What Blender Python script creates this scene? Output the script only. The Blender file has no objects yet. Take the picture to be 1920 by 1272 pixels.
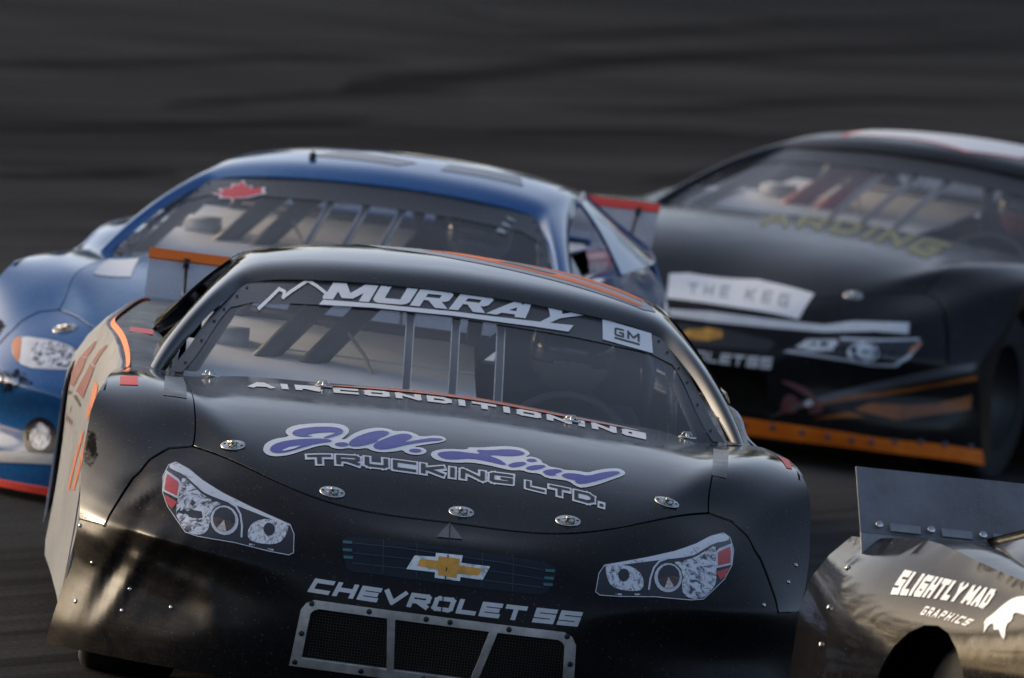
import bpy, bmesh, math, random
import numpy as np
from mathutils import Vector, Matrix
from mathutils.bvhtree import BVHTree
from mathutils.geometry import delaunay_2d_cdt

SC = bpy.context.scene
COL = SC.collection
rad = math.radians

# ------------------------------------------------------------------ camera
# world frame: x to the photo's right, y away from the camera, z up; the front car's nose is at the origin
cam = bpy.data.cameras.new('camera')
cam.sensor_width = 36.0
cam.lens = 390.4
cam.clip_start = 1.0
cam.clip_end = 4000.0
cam_ob = bpy.data.objects.new('camera', cam)
COL.objects.link(cam_ob)
CAM_POS = Vector((-0.92752, -29.86124, 2.95234))
CAM_R = ((0.991098, -0.025958, 0.130577), (0.034170, 0.997550, -0.061049), (-0.128672, 0.064967, 0.989557))
cr_, cf_, cu_ = [Vector(r) for r in CAM_R]
cam_ob.matrix_world = Matrix(((cr_.x, cu_.x, -cf_.x, CAM_POS.x), (cr_.y, cu_.y, -cf_.y, CAM_POS.y),
                              (cr_.z, cu_.z, -cf_.z, CAM_POS.z), (0, 0, 0, 1)))
cam.dof.use_dof = True
cam.dof.focus_distance = 30.6
cam.dof.aperture_fstop = 6.0
cam.dof.aperture_blades = 9
SC.camera = cam_ob

# ------------------------------------------------------------------ sky, sun, exposure
SUN_AZ, SUN_EL = rad(-60), rad(8)
world = bpy.data.worlds.new('World')
SC.world = world
world.use_nodes = True
wn = world.node_tree
sky = wn.nodes.new('ShaderNodeTexSky')
sky.sky_type = 'NISHITA'
sky.sun_disc = False
sky.sun_elevation = SUN_EL
sky.sun_rotation = SUN_AZ % (2 * math.pi)
sky.air_density = 0.5
sky.dust_density = 4.0
sky.ozone_density = 0.3
sky.altitude = 300
hazy = wn.nodes.new('ShaderNodeHueSaturation')      # thin evening haze takes the blue out of the whole sky
hazy.inputs['Saturation'].default_value = 0.95
wn.links.new(sky.outputs[0], hazy.inputs['Color'])
wn.links.new(hazy.outputs[0], wn.nodes['Background'].inputs[0])
wn.nodes['Background'].inputs[1].default_value = 0.15
sun = bpy.data.lights.new('sun', 'SUN')
sun.energy = 0.6
sun.angle = rad(14)
sun.color = (1.0, 0.88, 0.74)
sun_ob = bpy.data.objects.new('sun', sun)
COL.objects.link(sun_ob)
sdir = Vector((math.sin(SUN_AZ) * math.cos(SUN_EL), math.cos(SUN_AZ) * math.cos(SUN_EL), math.sin(SUN_EL)))
sun_ob.rotation_euler = (-sdir).to_track_quat('-Z', 'Y').to_euler()
sun_ob.location = sdir * 60
SC.view_settings.view_transform = 'Standard'
SC.view_settings.look = 'None'
SC.view_settings.gamma = 1.0
SC.view_settings.exposure = 1.18
SC.view_settings.use_curve_mapping = False
SC.render.engine = 'CYCLES'
SC.cycles.use_denoising = True
SC.cycles.max_bounces = 8
SC.cycles.transparent_max_bounces = 16
SC.cycles.sample_clamp_indirect = 4.0

# ------------------------------------------------------------------ materials
MATS = {}


def nt(name):
    m = bpy.data.materials.new(name)
    m.use_nodes = True
    return m, m.node_tree.nodes, m.node_tree.links, m.node_tree.nodes['Principled BSDF']


def tex_noise(N, L, scale, detail=4, rough=.55, coord='Object', stretch=None, dist=0.0):
    tc = N.new('ShaderNodeTexCoord')
    t = N.new('ShaderNodeTexNoise')
    t.inputs['Scale'].default_value = scale
    t.inputs['Detail'].default_value = detail
    t.inputs['Roughness'].default_value = rough
    t.inputs['Distortion'].default_value = dist
    if stretch:
        mp = N.new('ShaderNodeMapping')
        mp.inputs['Scale'].default_value = stretch[0]
        mp.inputs['Rotation'].default_value = stretch[1]
        L.new(tc.outputs[coord], mp.inputs[0])
        L.new(mp.outputs[0], t.inputs['Vector'])
    else:
        L.new(tc.outputs[coord], t.inputs['Vector'])
    return t


def ramp(N, L, src, a, b, ca, cb):
    r = N.new('ShaderNodeValToRGB')
    r.color_ramp.elements[0].position = a
    r.color_ramp.elements[1].position = b
    r.color_ramp.elements[0].color = (*ca, 1) if len(ca) == 3 else ca
    r.color_ramp.elements[1].color = (*cb, 1) if len(cb) == 3 else cb
    L.new(src, r.inputs[0])
    return r


def g3(v):
    return (v, v, v)


def paint(name, col, rough=.2, dust=.06, dustcol=(.16, .15, .14), coat=0.0, metallic=0.0, spec=.5, bump=.0, rvar=.08, wave=0.0):
    """body paint: colour with a thin patchy film of track dust, uneven gloss and slightly wavy sheet"""
    if name in MATS:
        return MATS[name]
    m, N, L, B = nt(name)
    n1 = tex_noise(N, L, 3.1, 6, .65)
    n2 = tex_noise(N, L, 38, 5, .7)
    mul = N.new('ShaderNodeMath')
    mul.operation = 'MULTIPLY'
    L.new(n1.outputs['Fac'], mul.inputs[0])
    L.new(n2.outputs['Fac'], mul.inputs[1])
    fac = ramp(N, L, mul.outputs[0], .15, .48, g3(0), g3(dust * 2.2))
    mix = N.new('ShaderNodeMix')
    mix.data_type = 'RGBA'
    mix.inputs['A'].default_value = (*col, 1)
    mix.inputs['B'].default_value = (*dustcol, 1)
    L.new(fac.outputs[0], mix.inputs['Factor'])
    # stone chips and rubbed specks
    n3 = tex_noise(N, L, 150, 2, .5)
    n4 = tex_noise(N, L, 26, 6, .75, stretch=((1, .25, 1), (.3, .2, .6)))
    ch = ramp(N, L, n3.outputs['Fac'], .685, .71, g3(0), g3(.55))
    sc = ramp(N, L, n4.outputs['Fac'], .63, .70, g3(0), g3(.16))
    mxx = N.new('ShaderNodeMath'); mxx.operation = 'MAXIMUM'
    L.new(ch.outputs[0], mxx.inputs[0]); L.new(sc.outputs[0], mxx.inputs[1])
    mix2 = N.new('ShaderNodeMix'); mix2.data_type = 'RGBA'
    mix2.inputs['B'].default_value = (*dustcol, 1)
    L.new(mxx.outputs[0], mix2.inputs['Factor'])
    L.new(mix.outputs['Result'], mix2.inputs['A'])
    L.new(mix2.outputs['Result'], B.inputs['Base Color'])
    rr = ramp(N, L, n1.outputs['Fac'], .3, .7, g3(max(.02, rough - rvar)), g3(rough + rvar))
    L.new(rr.outputs[0], B.inputs['Roughness'])
    B.inputs['Metallic'].default_value = metallic
    B.inputs['Specular IOR Level'].default_value = spec
    B.inputs['Coat Weight'].default_value = coat
    B.inputs['Coat Roughness'].default_value = .05
    if bump or wave:
        bp = N.new('ShaderNodeBump')
        bp.inputs['Strength'].default_value = 1.0
        if wave:
            nw = tex_noise(N, L, 5.5, 2, .5)
            bp.inputs['Distance'].default_value = wave
            L.new(nw.outputs['Fac'], bp.inputs['Height'])
        else:
            bp.inputs['Distance'].default_value = bump
            L.new(n2.outputs['Fac'], bp.inputs['Height'])
        L.new(bp.outputs[0], B.inputs['Normal'])
    MATS[name] = m
    return m


def flat(name, col, rough=.5, metallic=0.0, var=.12, scale=20, spec=.5):
    """printed vinyl, tape, rubber, sheet metal: one colour with a little uneven wear"""
    if name in MATS:
        return MATS[name]
    m, N, L, B = nt(name)
    n = tex_noise(N, L, scale, 5, .65)
    c = ramp(N, L, n.outputs['Fac'], .3, .7, tuple(x * (1 - var) for x in col), tuple(min(1, x * (1 + var)) for x in col))
    L.new(c.outputs[0], B.inputs['Base Color'])
    r = ramp(N, L, n.outputs['Fac'], .25, .75, g3(max(.03, rough - .08)), g3(min(1, rough + .08)))
    L.new(r.outputs[0], B.inputs['Roughness'])
    B.inputs['Metallic'].default_value = metallic
    B.inputs['Specular IOR Level'].default_value = spec
    MATS[name] = m
    return m


def clear(name, tint=(1, 1, 1), haze=.05, hazecol=(.5, .5, .52), rough=.02, ior=1.5):
    """thin dusty polycarbonate: see-through, Fresnel reflection and a film of dust"""
    if name in MATS:
        return MATS[name]
    m, N, L, B = nt(name)
    N.remove(B)
    out = N['Material Output']
    tr = N.new('ShaderNodeBsdfTransparent')
    tr.inputs[0].default_value = (*tint, 1)
    gl = N.new('ShaderNodeBsdfGlossy')
    gl.inputs['Roughness'].default_value = rough
    fr = N.new('ShaderNodeFresnel')
    geo = N.new('ShaderNodeNewGeometry')          # a thin sheet reflects alike from both sides
    io = N.new('ShaderNodeMix')
    io.data_type = 'FLOAT'
    io.inputs['A'].default_value = ior
    io.inputs['B'].default_value = 1 / ior
    L.new(geo.outputs['Backfacing'], io.inputs['Factor'])
    L.new(io.outputs['Result'], fr.inputs['IOR'])
    df = N.new('ShaderNodeBsdfDiffuse')
    df.inputs[0].default_value = (*hazecol, 1)
    n = tex_noise(N, L, 6, 6, .7)
    hz = ramp(N, L, n.outputs['Fac'], .25, .8, g3(haze * .6), g3(haze * 1.6))
    m1 = N.new('ShaderNodeMixShader')
    L.new(fr.outputs[0], m1.inputs[0])
    L.new(tr.outputs[0], m1.inputs[1])
    L.new(gl.outputs[0], m1.inputs[2])
    m2 = N.new('ShaderNodeMixShader')
    L.new(hz.outputs[0], m2.inputs[0])
    L.new(m1.outputs[0], m2.inputs[1])
    L.new(df.outputs[0], m2.inputs[2])
    L.new(m2.outputs[0], out.inputs[0])
    MATS[name] = m
    return m


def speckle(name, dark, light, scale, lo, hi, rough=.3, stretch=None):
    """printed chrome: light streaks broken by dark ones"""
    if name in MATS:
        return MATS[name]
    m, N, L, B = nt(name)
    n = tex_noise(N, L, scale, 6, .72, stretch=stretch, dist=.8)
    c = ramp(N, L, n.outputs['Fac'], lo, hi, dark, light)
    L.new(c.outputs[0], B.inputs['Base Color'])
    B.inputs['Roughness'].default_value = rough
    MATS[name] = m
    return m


M_WHITE = flat('white_vinyl', (.78, .80, .83), .45, var=.05)
M_GREYVINYL = flat('grey_vinyl', (.34, .36, .40), .4, var=.08)
M_BLACKPRINT = flat('black_vinyl', (.012, .012, .014), .4)
M_VISOR = flat('visor_vinyl', (.03, .031, .034), .3, var=.1)
M_PURPLE = flat('violet_vinyl', (.085, .09, .36), .42, var=.06)
M_ORANGE = flat('orange_tape', (1.0, .19, .012), .5, var=.06)
M_REDTAPE = flat('red_tape', (.80, .07, .05), .45, var=.08)
M_CRIMSON = flat('crimson_vinyl', (.14, .006, .012), .55)
M_YELLOW = flat('yellow_vinyl', (.72, .66, .10), .45)
M_GOLD = flat('gold_print', (.72, .35, .05), .35, var=.35, scale=14)
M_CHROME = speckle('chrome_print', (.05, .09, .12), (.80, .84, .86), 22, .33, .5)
M_LAMPDARK = flat('lamp_dark', (.012, .013, .022), .3)
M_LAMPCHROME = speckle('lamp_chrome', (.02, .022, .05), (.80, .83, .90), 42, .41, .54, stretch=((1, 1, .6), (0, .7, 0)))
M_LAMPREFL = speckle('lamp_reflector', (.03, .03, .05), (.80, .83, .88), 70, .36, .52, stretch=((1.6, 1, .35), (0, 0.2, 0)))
M_LAMPWHITE = flat('lamp_white', (.66, .69, .76), .35, var=.12)
M_LAMPBROWN = speckle('lamp_brown', (.012, .008, .007), (.16, .09, .055), 30, .40, .66)
M_LAMPRED = flat('lamp_red', (.62, .06, .05), .35, var=.15, scale=60)
M_GRILLE = flat('grille_print', (.011, .018, .027), .45, spec=.25)
M_GRILLELINE = flat('grille_line', (.032, .05, .065), .4)
M_TEAL = flat('teal_print', (.05, .14, .16), .35)
M_ALU = flat('worn_aluminium', (.52, .51, .50), .42, metallic=.35, var=.35, scale=16)
M_STEEL = flat('bright_steel', (.66, .64, .60), .22, metallic=.95, var=.2, scale=60)
M_BOLT = flat('dark_bolt', (.03, .03, .032), .45, metallic=.4)
M_RUBBER = flat('tyre_rubber', (.011, .011, .012), .8)
M_RIM = flat('wheel_steel', (.015, .015, .016), .5)
M_DARK = flat('black_liner', (.006, .006, .006), .8)
M_CAGE = flat('cage_tube', (.028, .03, .036), .45)
M_CAGERED = flat('cage_tube_red', (.25, .02, .035), .45)
M_SHEET = flat('interior_sheet', (.90, .90, .90), .5, metallic=.0, var=.08, scale=5)
M_SHEETDARK = flat('interior_dark', (.035, .036, .04), .6)
M_GLASS = clear('windshield_clear', (.97, .975, .98), .045, ior=1.42)
M_SIDEGLASS = clear('side_clear', (.93, .93, .95), .12)
M_TRAY = flat('bare_aluminium', (.62, .62, .63), .34, metallic=.85, var=.15, scale=4)
M_REARGLASS = clear('rear_clear', (.93, .93, .95), .05)
M_SPOILER = clear('spoiler_clear', (.80, .81, .84), .42, (.62, .62, .65), .12)
M_SPOILERPLATE = flat('spoiler_plate', (.30, .30, .305), .5, metallic=.1, var=.4, scale=9)
M_SMOKE = clear('spoiler_smoke', (.62, .62, .66), .55, (.30, .30, .32), .2)
M_MESHWIRE = flat('wire_mesh', (.06, .058, .055), .5, metallic=.6)
M_LENS = clear('lamp_lens', (.98, .98, .98), .0, rough=.03)
M_SUIT = flat('race_suit', (.02, .02, .024), .8)
M_HELMET = paint('helmet_paint', (.15, .15, .16), .2, .02)
M_HELMETRED = flat('helmet_red', (.30, .05, .03), .35)
M_SKIN = flat('skin', (.45, .27, .2), .5)

# ------------------------------------------------------------------ object helpers


def tag(o, label=None, cat=None, group=None, kind=None):
    if label:
        o['label'] = label
    if cat:
        o['category'] = cat
    if group:
        o['group'] = group
    if kind:
        o['kind'] = kind
    return o


def empty(name, loc=(0, 0, 0), rot=(0, 0, 0), scale=1.0):
    o = bpy.data.objects.new(name, None)
    COL.objects.link(o)
    o.location = loc
    o.rotation_euler = rot
    o.scale = scale if isinstance(scale, tuple) else (scale,) * 3
    return o


def link(name, me, mat, parent=None):
    o = bpy.data.objects.new(name, me)
    COL.objects.link(o)
    if mat is not None:
        if not me.materials:
            me.materials.append(mat)
        o.material_slots[0].link = 'OBJECT'
        o.material_slots[0].material = mat
    if parent is not None:
        o.parent = parent
    return o


def mesh(name, V, Fc, smooth=True, normals=None):
    me = bpy.data.meshes.new(name)
    me.from_pydata([tuple(map(float, v)) for v in V], [], [tuple(map(int, f)) for f in Fc])
    if smooth:
        me.polygons.foreach_set('use_smooth', [True] * len(me.polygons))
    me.update()
    if normals is not None:
        me.normals_split_custom_set_from_vertices([tuple(map(float, n)) for n in normals])
    return me


def tube(path, r, n=8, closed=False, caps=True):
    """verts, faces of a round bar along a path"""
    P = [Vector(p) for p in path]
    V, Fc = [], []
    k = len(P)
    up = Vector((.13, .31, .94)).normalized()
    for i, p in enumerate(P):
        a = P[(i - 1) % k] if (closed or i > 0) else p
        b = P[(i + 1) % k] if (closed or i < k - 1) else p
        t = (b - a).normalized()
        u = t.cross(up)
        if u.length < 1e-4:
            u = t.cross(Vector((1, 0, 0)))
        u.normalize()
        w = t.cross(u).normalized()
        rr = r[i] if isinstance(r, (list, tuple)) else r
        for j in range(n):
            ang = 2 * math.pi * j / n
            V.append(p + (u * math.cos(ang) + w * math.sin(ang)) * rr)
    for i in range(k if closed else k - 1):
        for j in range(n):
            i2 = (i + 1) % k
            Fc.append((i * n + j, i * n + (j + 1) % n, i2 * n + (j + 1) % n, i2 * n + j))
    if caps and not closed:
        Fc.append(tuple(range(n))[::-1])
        Fc.append(tuple((k - 1) * n + j for j in range(n)))
    return V, Fc


def join(parts):
    V, Fc = [], []
    for v, f in parts:
        b = len(V)
        V += list(v)
        Fc += [tuple(i + b for i in q) for q in f]
    return V, Fc


def boxvf(c, s, rot=None):
    V = []
    for dx in (-.5, .5):
        for dy in (-.5, .5):
            for dz in (-.5, .5):
                p = Vector((dx * s[0], dy * s[1], dz * s[2]))
                if rot is not None:
                    p = rot @ p
                V.append(Vector(c) + p)
    Fc = [(0, 1, 3, 2), (4, 6, 7, 5), (0, 4, 5, 1), (2, 3, 7, 6), (0, 2, 6, 4), (1, 5, 7, 3)]
    return V, Fc


def lathe(prof, n=32, axis='x'):
    """prof: (r, h) pairs revolved about an axis"""
    V, Fc = [], []
    for r, h in prof:
        for j in range(n):
            a = 2 * math.pi * j / n
            c, s = r * math.cos(a), r * math.sin(a)
            V.append((h, c, s) if axis == 'x' else ((c, h, s) if axis == 'y' else (c, s, h)))
    for i in range(len(prof) - 1):
        for j in range(n):
            Fc.append((i * n + j, i * n + (j + 1) % n, (i + 1) * n + (j + 1) % n, (i + 1) * n + j))
    return V, Fc


# ------------------------------------------------------------------ spline surfaces


def nat_spline(t, Y, x):
    """natural cubic spline through (t, Y) evaluated at x; Y may be (n, k)"""
    t = np.asarray(t, float)
    Y = np.asarray(Y, float)
    n = len(t)
    h = np.diff(t)
    A = np.zeros((n, n))
    rhs = np.zeros_like(Y)
    A[0, 0] = A[-1, -1] = 1
    for i in range(1, n - 1):
        A[i, i - 1] = h[i - 1]
        A[i, i] = 2 * (h[i - 1] + h[i])
        A[i, i + 1] = h[i]
        rhs[i] = 6 * ((Y[i + 1] - Y[i]) / h[i] - (Y[i] - Y[i - 1]) / h[i - 1])
    Mm = np.linalg.solve(A, rhs.reshape(n, -1)).reshape(rhs.shape)
    k = np.clip(np.searchsorted(t, x, side='right') - 1, 0, n - 2)
    a = (t[k + 1] - x)
    b = (x - t[k])
    hk = h[k]
    if Y.ndim > 1:
        sh = (-1,) + (1,) * (Y.ndim - 1)
        a, b, hk = a.reshape(sh), b.reshape(sh), hk.reshape(sh)
    return Mm[k] * a ** 3 / (6 * hk) + Mm[k + 1] * b ** 3 / (6 * hk) + (Y[k] / hk - Mm[k] * hk / 6) * a + (Y[k + 1] / hk - Mm[k + 1] * hk / 6) * b


class Surf:
    """smooth surface through a grid of control points; a counts columns, s counts rows"""
    SUB = 24

    def __init__(self, half, a0=None, mirror=True, post=None):
        G = np.array(half, float)                       # columns x rows x 3, from the centre line outwards
        if mirror:
            L_ = G[1:][::-1].copy()
            L_[:, :, 0] *= -1
            G = np.concatenate([L_, G], 0)
            self.a0 = -(len(half) - 1)
        else:
            self.a0 = 0 if a0 is None else a0
        nc, nr = G.shape[:2]
        self.nc, self.nr = nc, nr
        dr = np.linalg.norm(np.diff(G, axis=1), axis=2).mean(0) + 1e-3
        dc = np.linalg.norm(np.diff(G, axis=0), axis=2).mean(1) + 1e-3
        tr = np.concatenate([[0], np.cumsum(dr)])
        tc = np.concatenate([[0], np.cumsum(dc)])
        S = self.SUB
        xr = np.interp(np.arange((nr - 1) * S + 1) / S, np.arange(nr), tr)
        xc = np.interp(np.arange((nc - 1) * S + 1) / S, np.arange(nc), tc)
        H = nat_spline(tc, G, xc)                       # (NC, nr, 3)
        H = nat_spline(tr, H.transpose(1, 0, 2), xr).transpose(1, 0, 2)
        self.D = H
        if post is not None:
            self.D = post(self.D)
        self.normals()

    def normals(self):
        du = np.gradient(self.D, axis=0)
        dv = np.gradient(self.D, axis=1)
        n = np.cross(du, dv)
        n /= np.linalg.norm(n, axis=2, keepdims=True) + 1e-12
        self.N = n

    def _ev(self, T, a, s):
        S = self.SUB
        x = np.clip((np.asarray(a, float) - self.a0) * S, 0, T.shape[0] - 1.0001)
        y = np.clip(np.asarray(s, float) * S, 0, T.shape[1] - 1.0001)
        i, j = x.astype(int), y.astype(int)
        fx, fy = (x - i)[:, None], (y - j)[:, None]
        return (T[i, j] * (1 - fx) + T[i + 1, j] * fx) * (1 - fy) + (T[i, j + 1] * (1 - fx) + T[i + 1, j + 1] * fx) * fy

    def pt(self, a, s):
        return self._ev(self.D, a, s)

    def nm(self, a, s):
        n = self._ev(self.N, a, s)
        return n / (np.linalg.norm(n, axis=1, keepdims=True) + 1e-12)

    def bvh(self):
        nc, nr = self.D.shape[:2]
        V = [Vector(p) for p in self.D.reshape(-1, 3)]
        Fc = [(i * nr + j, (i + 1) * nr + j, (i + 1) * nr + j + 1, i * nr + j + 1) for i in range(nc - 1) for j in range(nr - 1)]
        return BVHTree.FromPolygons(V, Fc)


def inpoly(px, py, poly):
    c = np.zeros(len(px), bool)
    n = len(poly)
    for i in range(n):
        x1, y1 = poly[i]
        x2, y2 = poly[(i + 1) % n]
        cond = ((y1 > py) != (y2 > py))
        xx = (x2 - x1) * (py - y1) / ((y2 - y1) if y2 != y1 else 1e-12) + x1
        c ^= cond & (px < xx)
    return c


def densify(poly, step):
    out = []
    n = len(poly)
    for i in range(n):
        a, b = np.array(poly[i], float), np.array(poly[(i + 1) % n], float)
        k = max(1, int(np.ceil(np.linalg.norm(b - a) / step)))
        for q in range(k):
            out.append(tuple(a + (b - a) * q / k))
    return out


def fill(poly, step, holes=()):
    """triangles of a polygon with inner points on a grid; holes are left open. Returns verts2d, faces, boundary loops"""
    poly = densify(poly, step)
    hs = [densify(h, step) for h in holes]
    P = np.array(poly)
    lo, hi = P.min(0), P.max(0)
    gx, gy = np.meshgrid(np.arange(lo[0] + step * .5, hi[0], step), np.arange(lo[1] + step * .5, hi[1], step))
    gx, gy = gx.ravel(), gy.ravel()
    ok = inpoly(gx, gy, poly)
    for h in hs:
        ok &= ~inpoly(gx, gy, h)
    # keep clear of the border
    B = np.array(poly + [p for h in hs for p in h])
    if len(gx):
        keep = []
        for x, y, o in zip(gx, gy, ok):
            keep.append(o and ((B[:, 0] - x) ** 2 + (B[:, 1] - y) ** 2).min() > (step * .35) ** 2)
        ok = np.array(keep)
    pts = [Vector(p) for p in poly]
    edges = [(i, (i + 1) % len(poly)) for i in range(len(poly))]
    for h in hs:
        b = len(pts)
        pts += [Vector(p) for p in h]
        edges += [(b + i, b + (i + 1) % len(h)) for i in range(len(h))]
    pts += [Vector((x, y)) for x, y in zip(gx[ok], gy[ok])] if len(gx) else []
    v, e, f, _, _, _ = delaunay_2d_cdt(pts, edges, [], 0, 1e-7)
    V = np.array([(q.x, q.y) for q in v])
    F3 = np.array([tuple(t) for t in f if len(t) == 3])
    cen = V[F3].mean(1)
    ok = inpoly(cen[:, 0], cen[:, 1], poly)
    for h in hs:
        ok &= ~inpoly(cen[:, 0], cen[:, 1], h)
    F3 = F3[ok]
    # orient
    d = V[F3]
    cr = (d[:, 1, 0] - d[:, 0, 0]) * (d[:, 2, 1] - d[:, 0, 1]) - (d[:, 1, 1] - d[:, 0, 1]) * (d[:, 2, 0] - d[:, 0, 0])
    F3[cr < 0] = F3[cr < 0][:, ::-1]
    return V, F3[np.abs(cr) > 1e-12]


def boundary_edges(Fc):
    cnt = {}
    for f in Fc:
        for i in range(len(f)):
            a, b = f[i], f[(i + 1) % len(f)]
            k = (min(a, b), max(a, b))
            cnt.setdefault(k, []).append((a, b))
    return [v[0] for v in cnt.values() if len(v) == 1]


def sheet(name, P, Nn, Fc, thick=.006):
    """a bent sheet: outer face with given normals and an edge turned inwards"""
    V = [tuple(p) for p in P]
    Nl = [tuple(n) for n in Nn]
    Fl = [tuple(f) for f in Fc]
    if thick:
        mp = {}
        for a, b in boundary_edges(Fc):
            for i in (a, b):
                if i not in mp:
                    mp[i] = len(V)
                    V.append(tuple(np.array(P[i]) - np.array(Nn[i]) * .0004))
                    Nl.append(Nl[i])
                    V.append(tuple(np.array(P[i]) - np.array(Nn[i]) * thick))
                    Nl.append(Nl[i])
        be = boundary_edges(Fc)
        side = {}
        for a, b in be:
            d = np.array(P[b]) - np.array(P[a])
            n = np.cross(d, np.array(Nn[a]))
            n = n / (np.linalg.norm(n) + 1e-12)
            for i in (a, b):
                side[i] = side.get(i, np.zeros(3)) + n
        for i, k in mp.items():
            s = side[i] / (np.linalg.norm(side[i]) + 1e-12)
            Nl[k] = tuple(s * .8 + np.array(Nn[i]) * .6)
            Nl[k + 1] = tuple(s)
        for a, b in be:
            Fl.append((mp[b], mp[a], mp[a] + 1, mp[b] + 1))
            Fl.append((b, a, mp[a], mp[b]))
    Nl = [tuple(np.array(n) / (np.linalg.norm(n) + 1e-12)) for n in Nl]
    return mesh(name, V, Fl, True, Nl)


MESHES = {}


def panel(key, surf, poly, step, holes=(), off=0.0, thick=.008):
    if key in MESHES:
        return MESHES[key]
    V, Fc = fill(poly, step, holes)
    P = surf.pt(V[:, 0], V[:, 1])
    Nn = surf.nm(V[:, 0], V[:, 1])
    # outward normals: make faces agree
    f = Fc[len(Fc) // 2]
    fn = np.cross(P[f[1]] - P[f[0]], P[f[2]] - P[f[0]])
    if np.dot(fn, Nn[f[0]]) < 0:
        Fc = Fc[:, ::-1]
    MESHES[key] = sheet(key, P + Nn * off, Nn, Fc, thick)
    return MESHES[key]


# ------------------------------------------------------------------ decals laid on a surface


def union_polys(polys):
    """triangles of the union of overlapping 2-D polygons"""
    pts, faces = [], []
    for p in polys:
        b = len(pts)
        pts += [Vector((float(x), float(y))) for x, y in p]
        idx = list(range(b, b + len(p)))
        ar = sum(p[i][0] * p[(i + 1) % len(p)][1] - p[(i + 1) % len(p)][0] * p[i][1] for i in range(len(p)))
        faces.append(idx if ar > 0 else idx[::-1])
    v, e, f, ov, oe, of = delaunay_2d_cdt(pts, [], faces, 0, 1e-6)
    return [(q.x, q.y) for q in v], [tuple(t) for t, o in zip(f, of) if len(o)]


def gridcut(V2, F2, step):
    bm = bmesh.new()
    vs = [bm.verts.new((x, y, 0)) for x, y in V2]
    for f in F2:
        try:
            bm.faces.new([vs[i] for i in f])
        except ValueError:
            pass
    P = np.array(V2)
    for ax in (0, 1):
        lo, hi = P[:, ax].min(), P[:, ax].max()
        k = np.ceil(lo / step) * step
        while k < hi:
            co = Vector((k, 0, 0)) if ax == 0 else Vector((0, k, 0))
            no = Vector((1, 0, 0)) if ax == 0 else Vector((0, 1, 0))
            bmesh.ops.bisect_plane(bm, geom=bm.verts[:] + bm.edges[:] + bm.faces[:], plane_co=co, plane_no=no, dist=1e-6)
            k += step
    bm.verts.ensure_lookup_table()
    for i, v in enumerate(bm.verts):
        v.index = i
    V = [(v.co.x, v.co.y) for v in bm.verts]
    Fc = [tuple(v.index for v in f.verts) for f in bm.faces]
    bm.free()
    return V, Fc


AX = {'front': (lambda p: Vector((p[0], -3, p[1])), Vector((0, 1, 0))),
      'top': (lambda p: Vector((p[0], p[1], 3)), Vector((0, 0, -1))),
      'left': (lambda p: Vector((-3, p[0], p[1])), Vector((1, 0, 0))),
      'right': (lambda p: Vector((3, p[0], p[1])), Vector((-1, 0, 0)))}


def lay(name, polys, view, bvh, mat, parent, off=.0015, step=.03, tris=None, thick=0.0):
    """cut flat print to the polygons and lay it on the surface, seen along view"""
    V, Fc = tris if tris else union_polys(polys)
    V, Fc = gridcut(V, Fc, step)
    org, d = AX[view]
    out, nn, good = [], [], []
    for p in V:
        h = bvh.ray_cast(org(p), d)
        if h[0] is None:
            out.append(Vector((0, 0, 0)))
            nn.append(-d)
            good.append(False)
            continue
        n = h[1] if h[1].dot(d) < 0 else -h[1]
        out.append(h[0] + n * off)
        nn.append(n)
        good.append(True)
    F2 = []
    for f in Fc:
        if all(good[i] for i in f):
            a, b, c = [out[i] for i in f[:3]]
            F2.append(f if (b - a).cross(c - a).dot(nn[f[0]]) > 0 else f[::-1])
    used = sorted({i for f in F2 for i in f})
    mp = {o: i for i, o in enumerate(used)}
    if thick:
        tri = []
        for f in F2:
            g_ = [mp[i] for i in f]
            tri += [(g_[0], g_[k], g_[k + 1]) for k in range(1, len(g_) - 1)]
        me = sheet(name, [out[i] for i in used], [nn[i] for i in used], tri, thick)
    else:
        me = mesh(name, [out[i] for i in used], [tuple(mp[i] for i in f) for f in F2], True, [nn[i] for i in used])
    return link(name, me, mat, parent)


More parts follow.
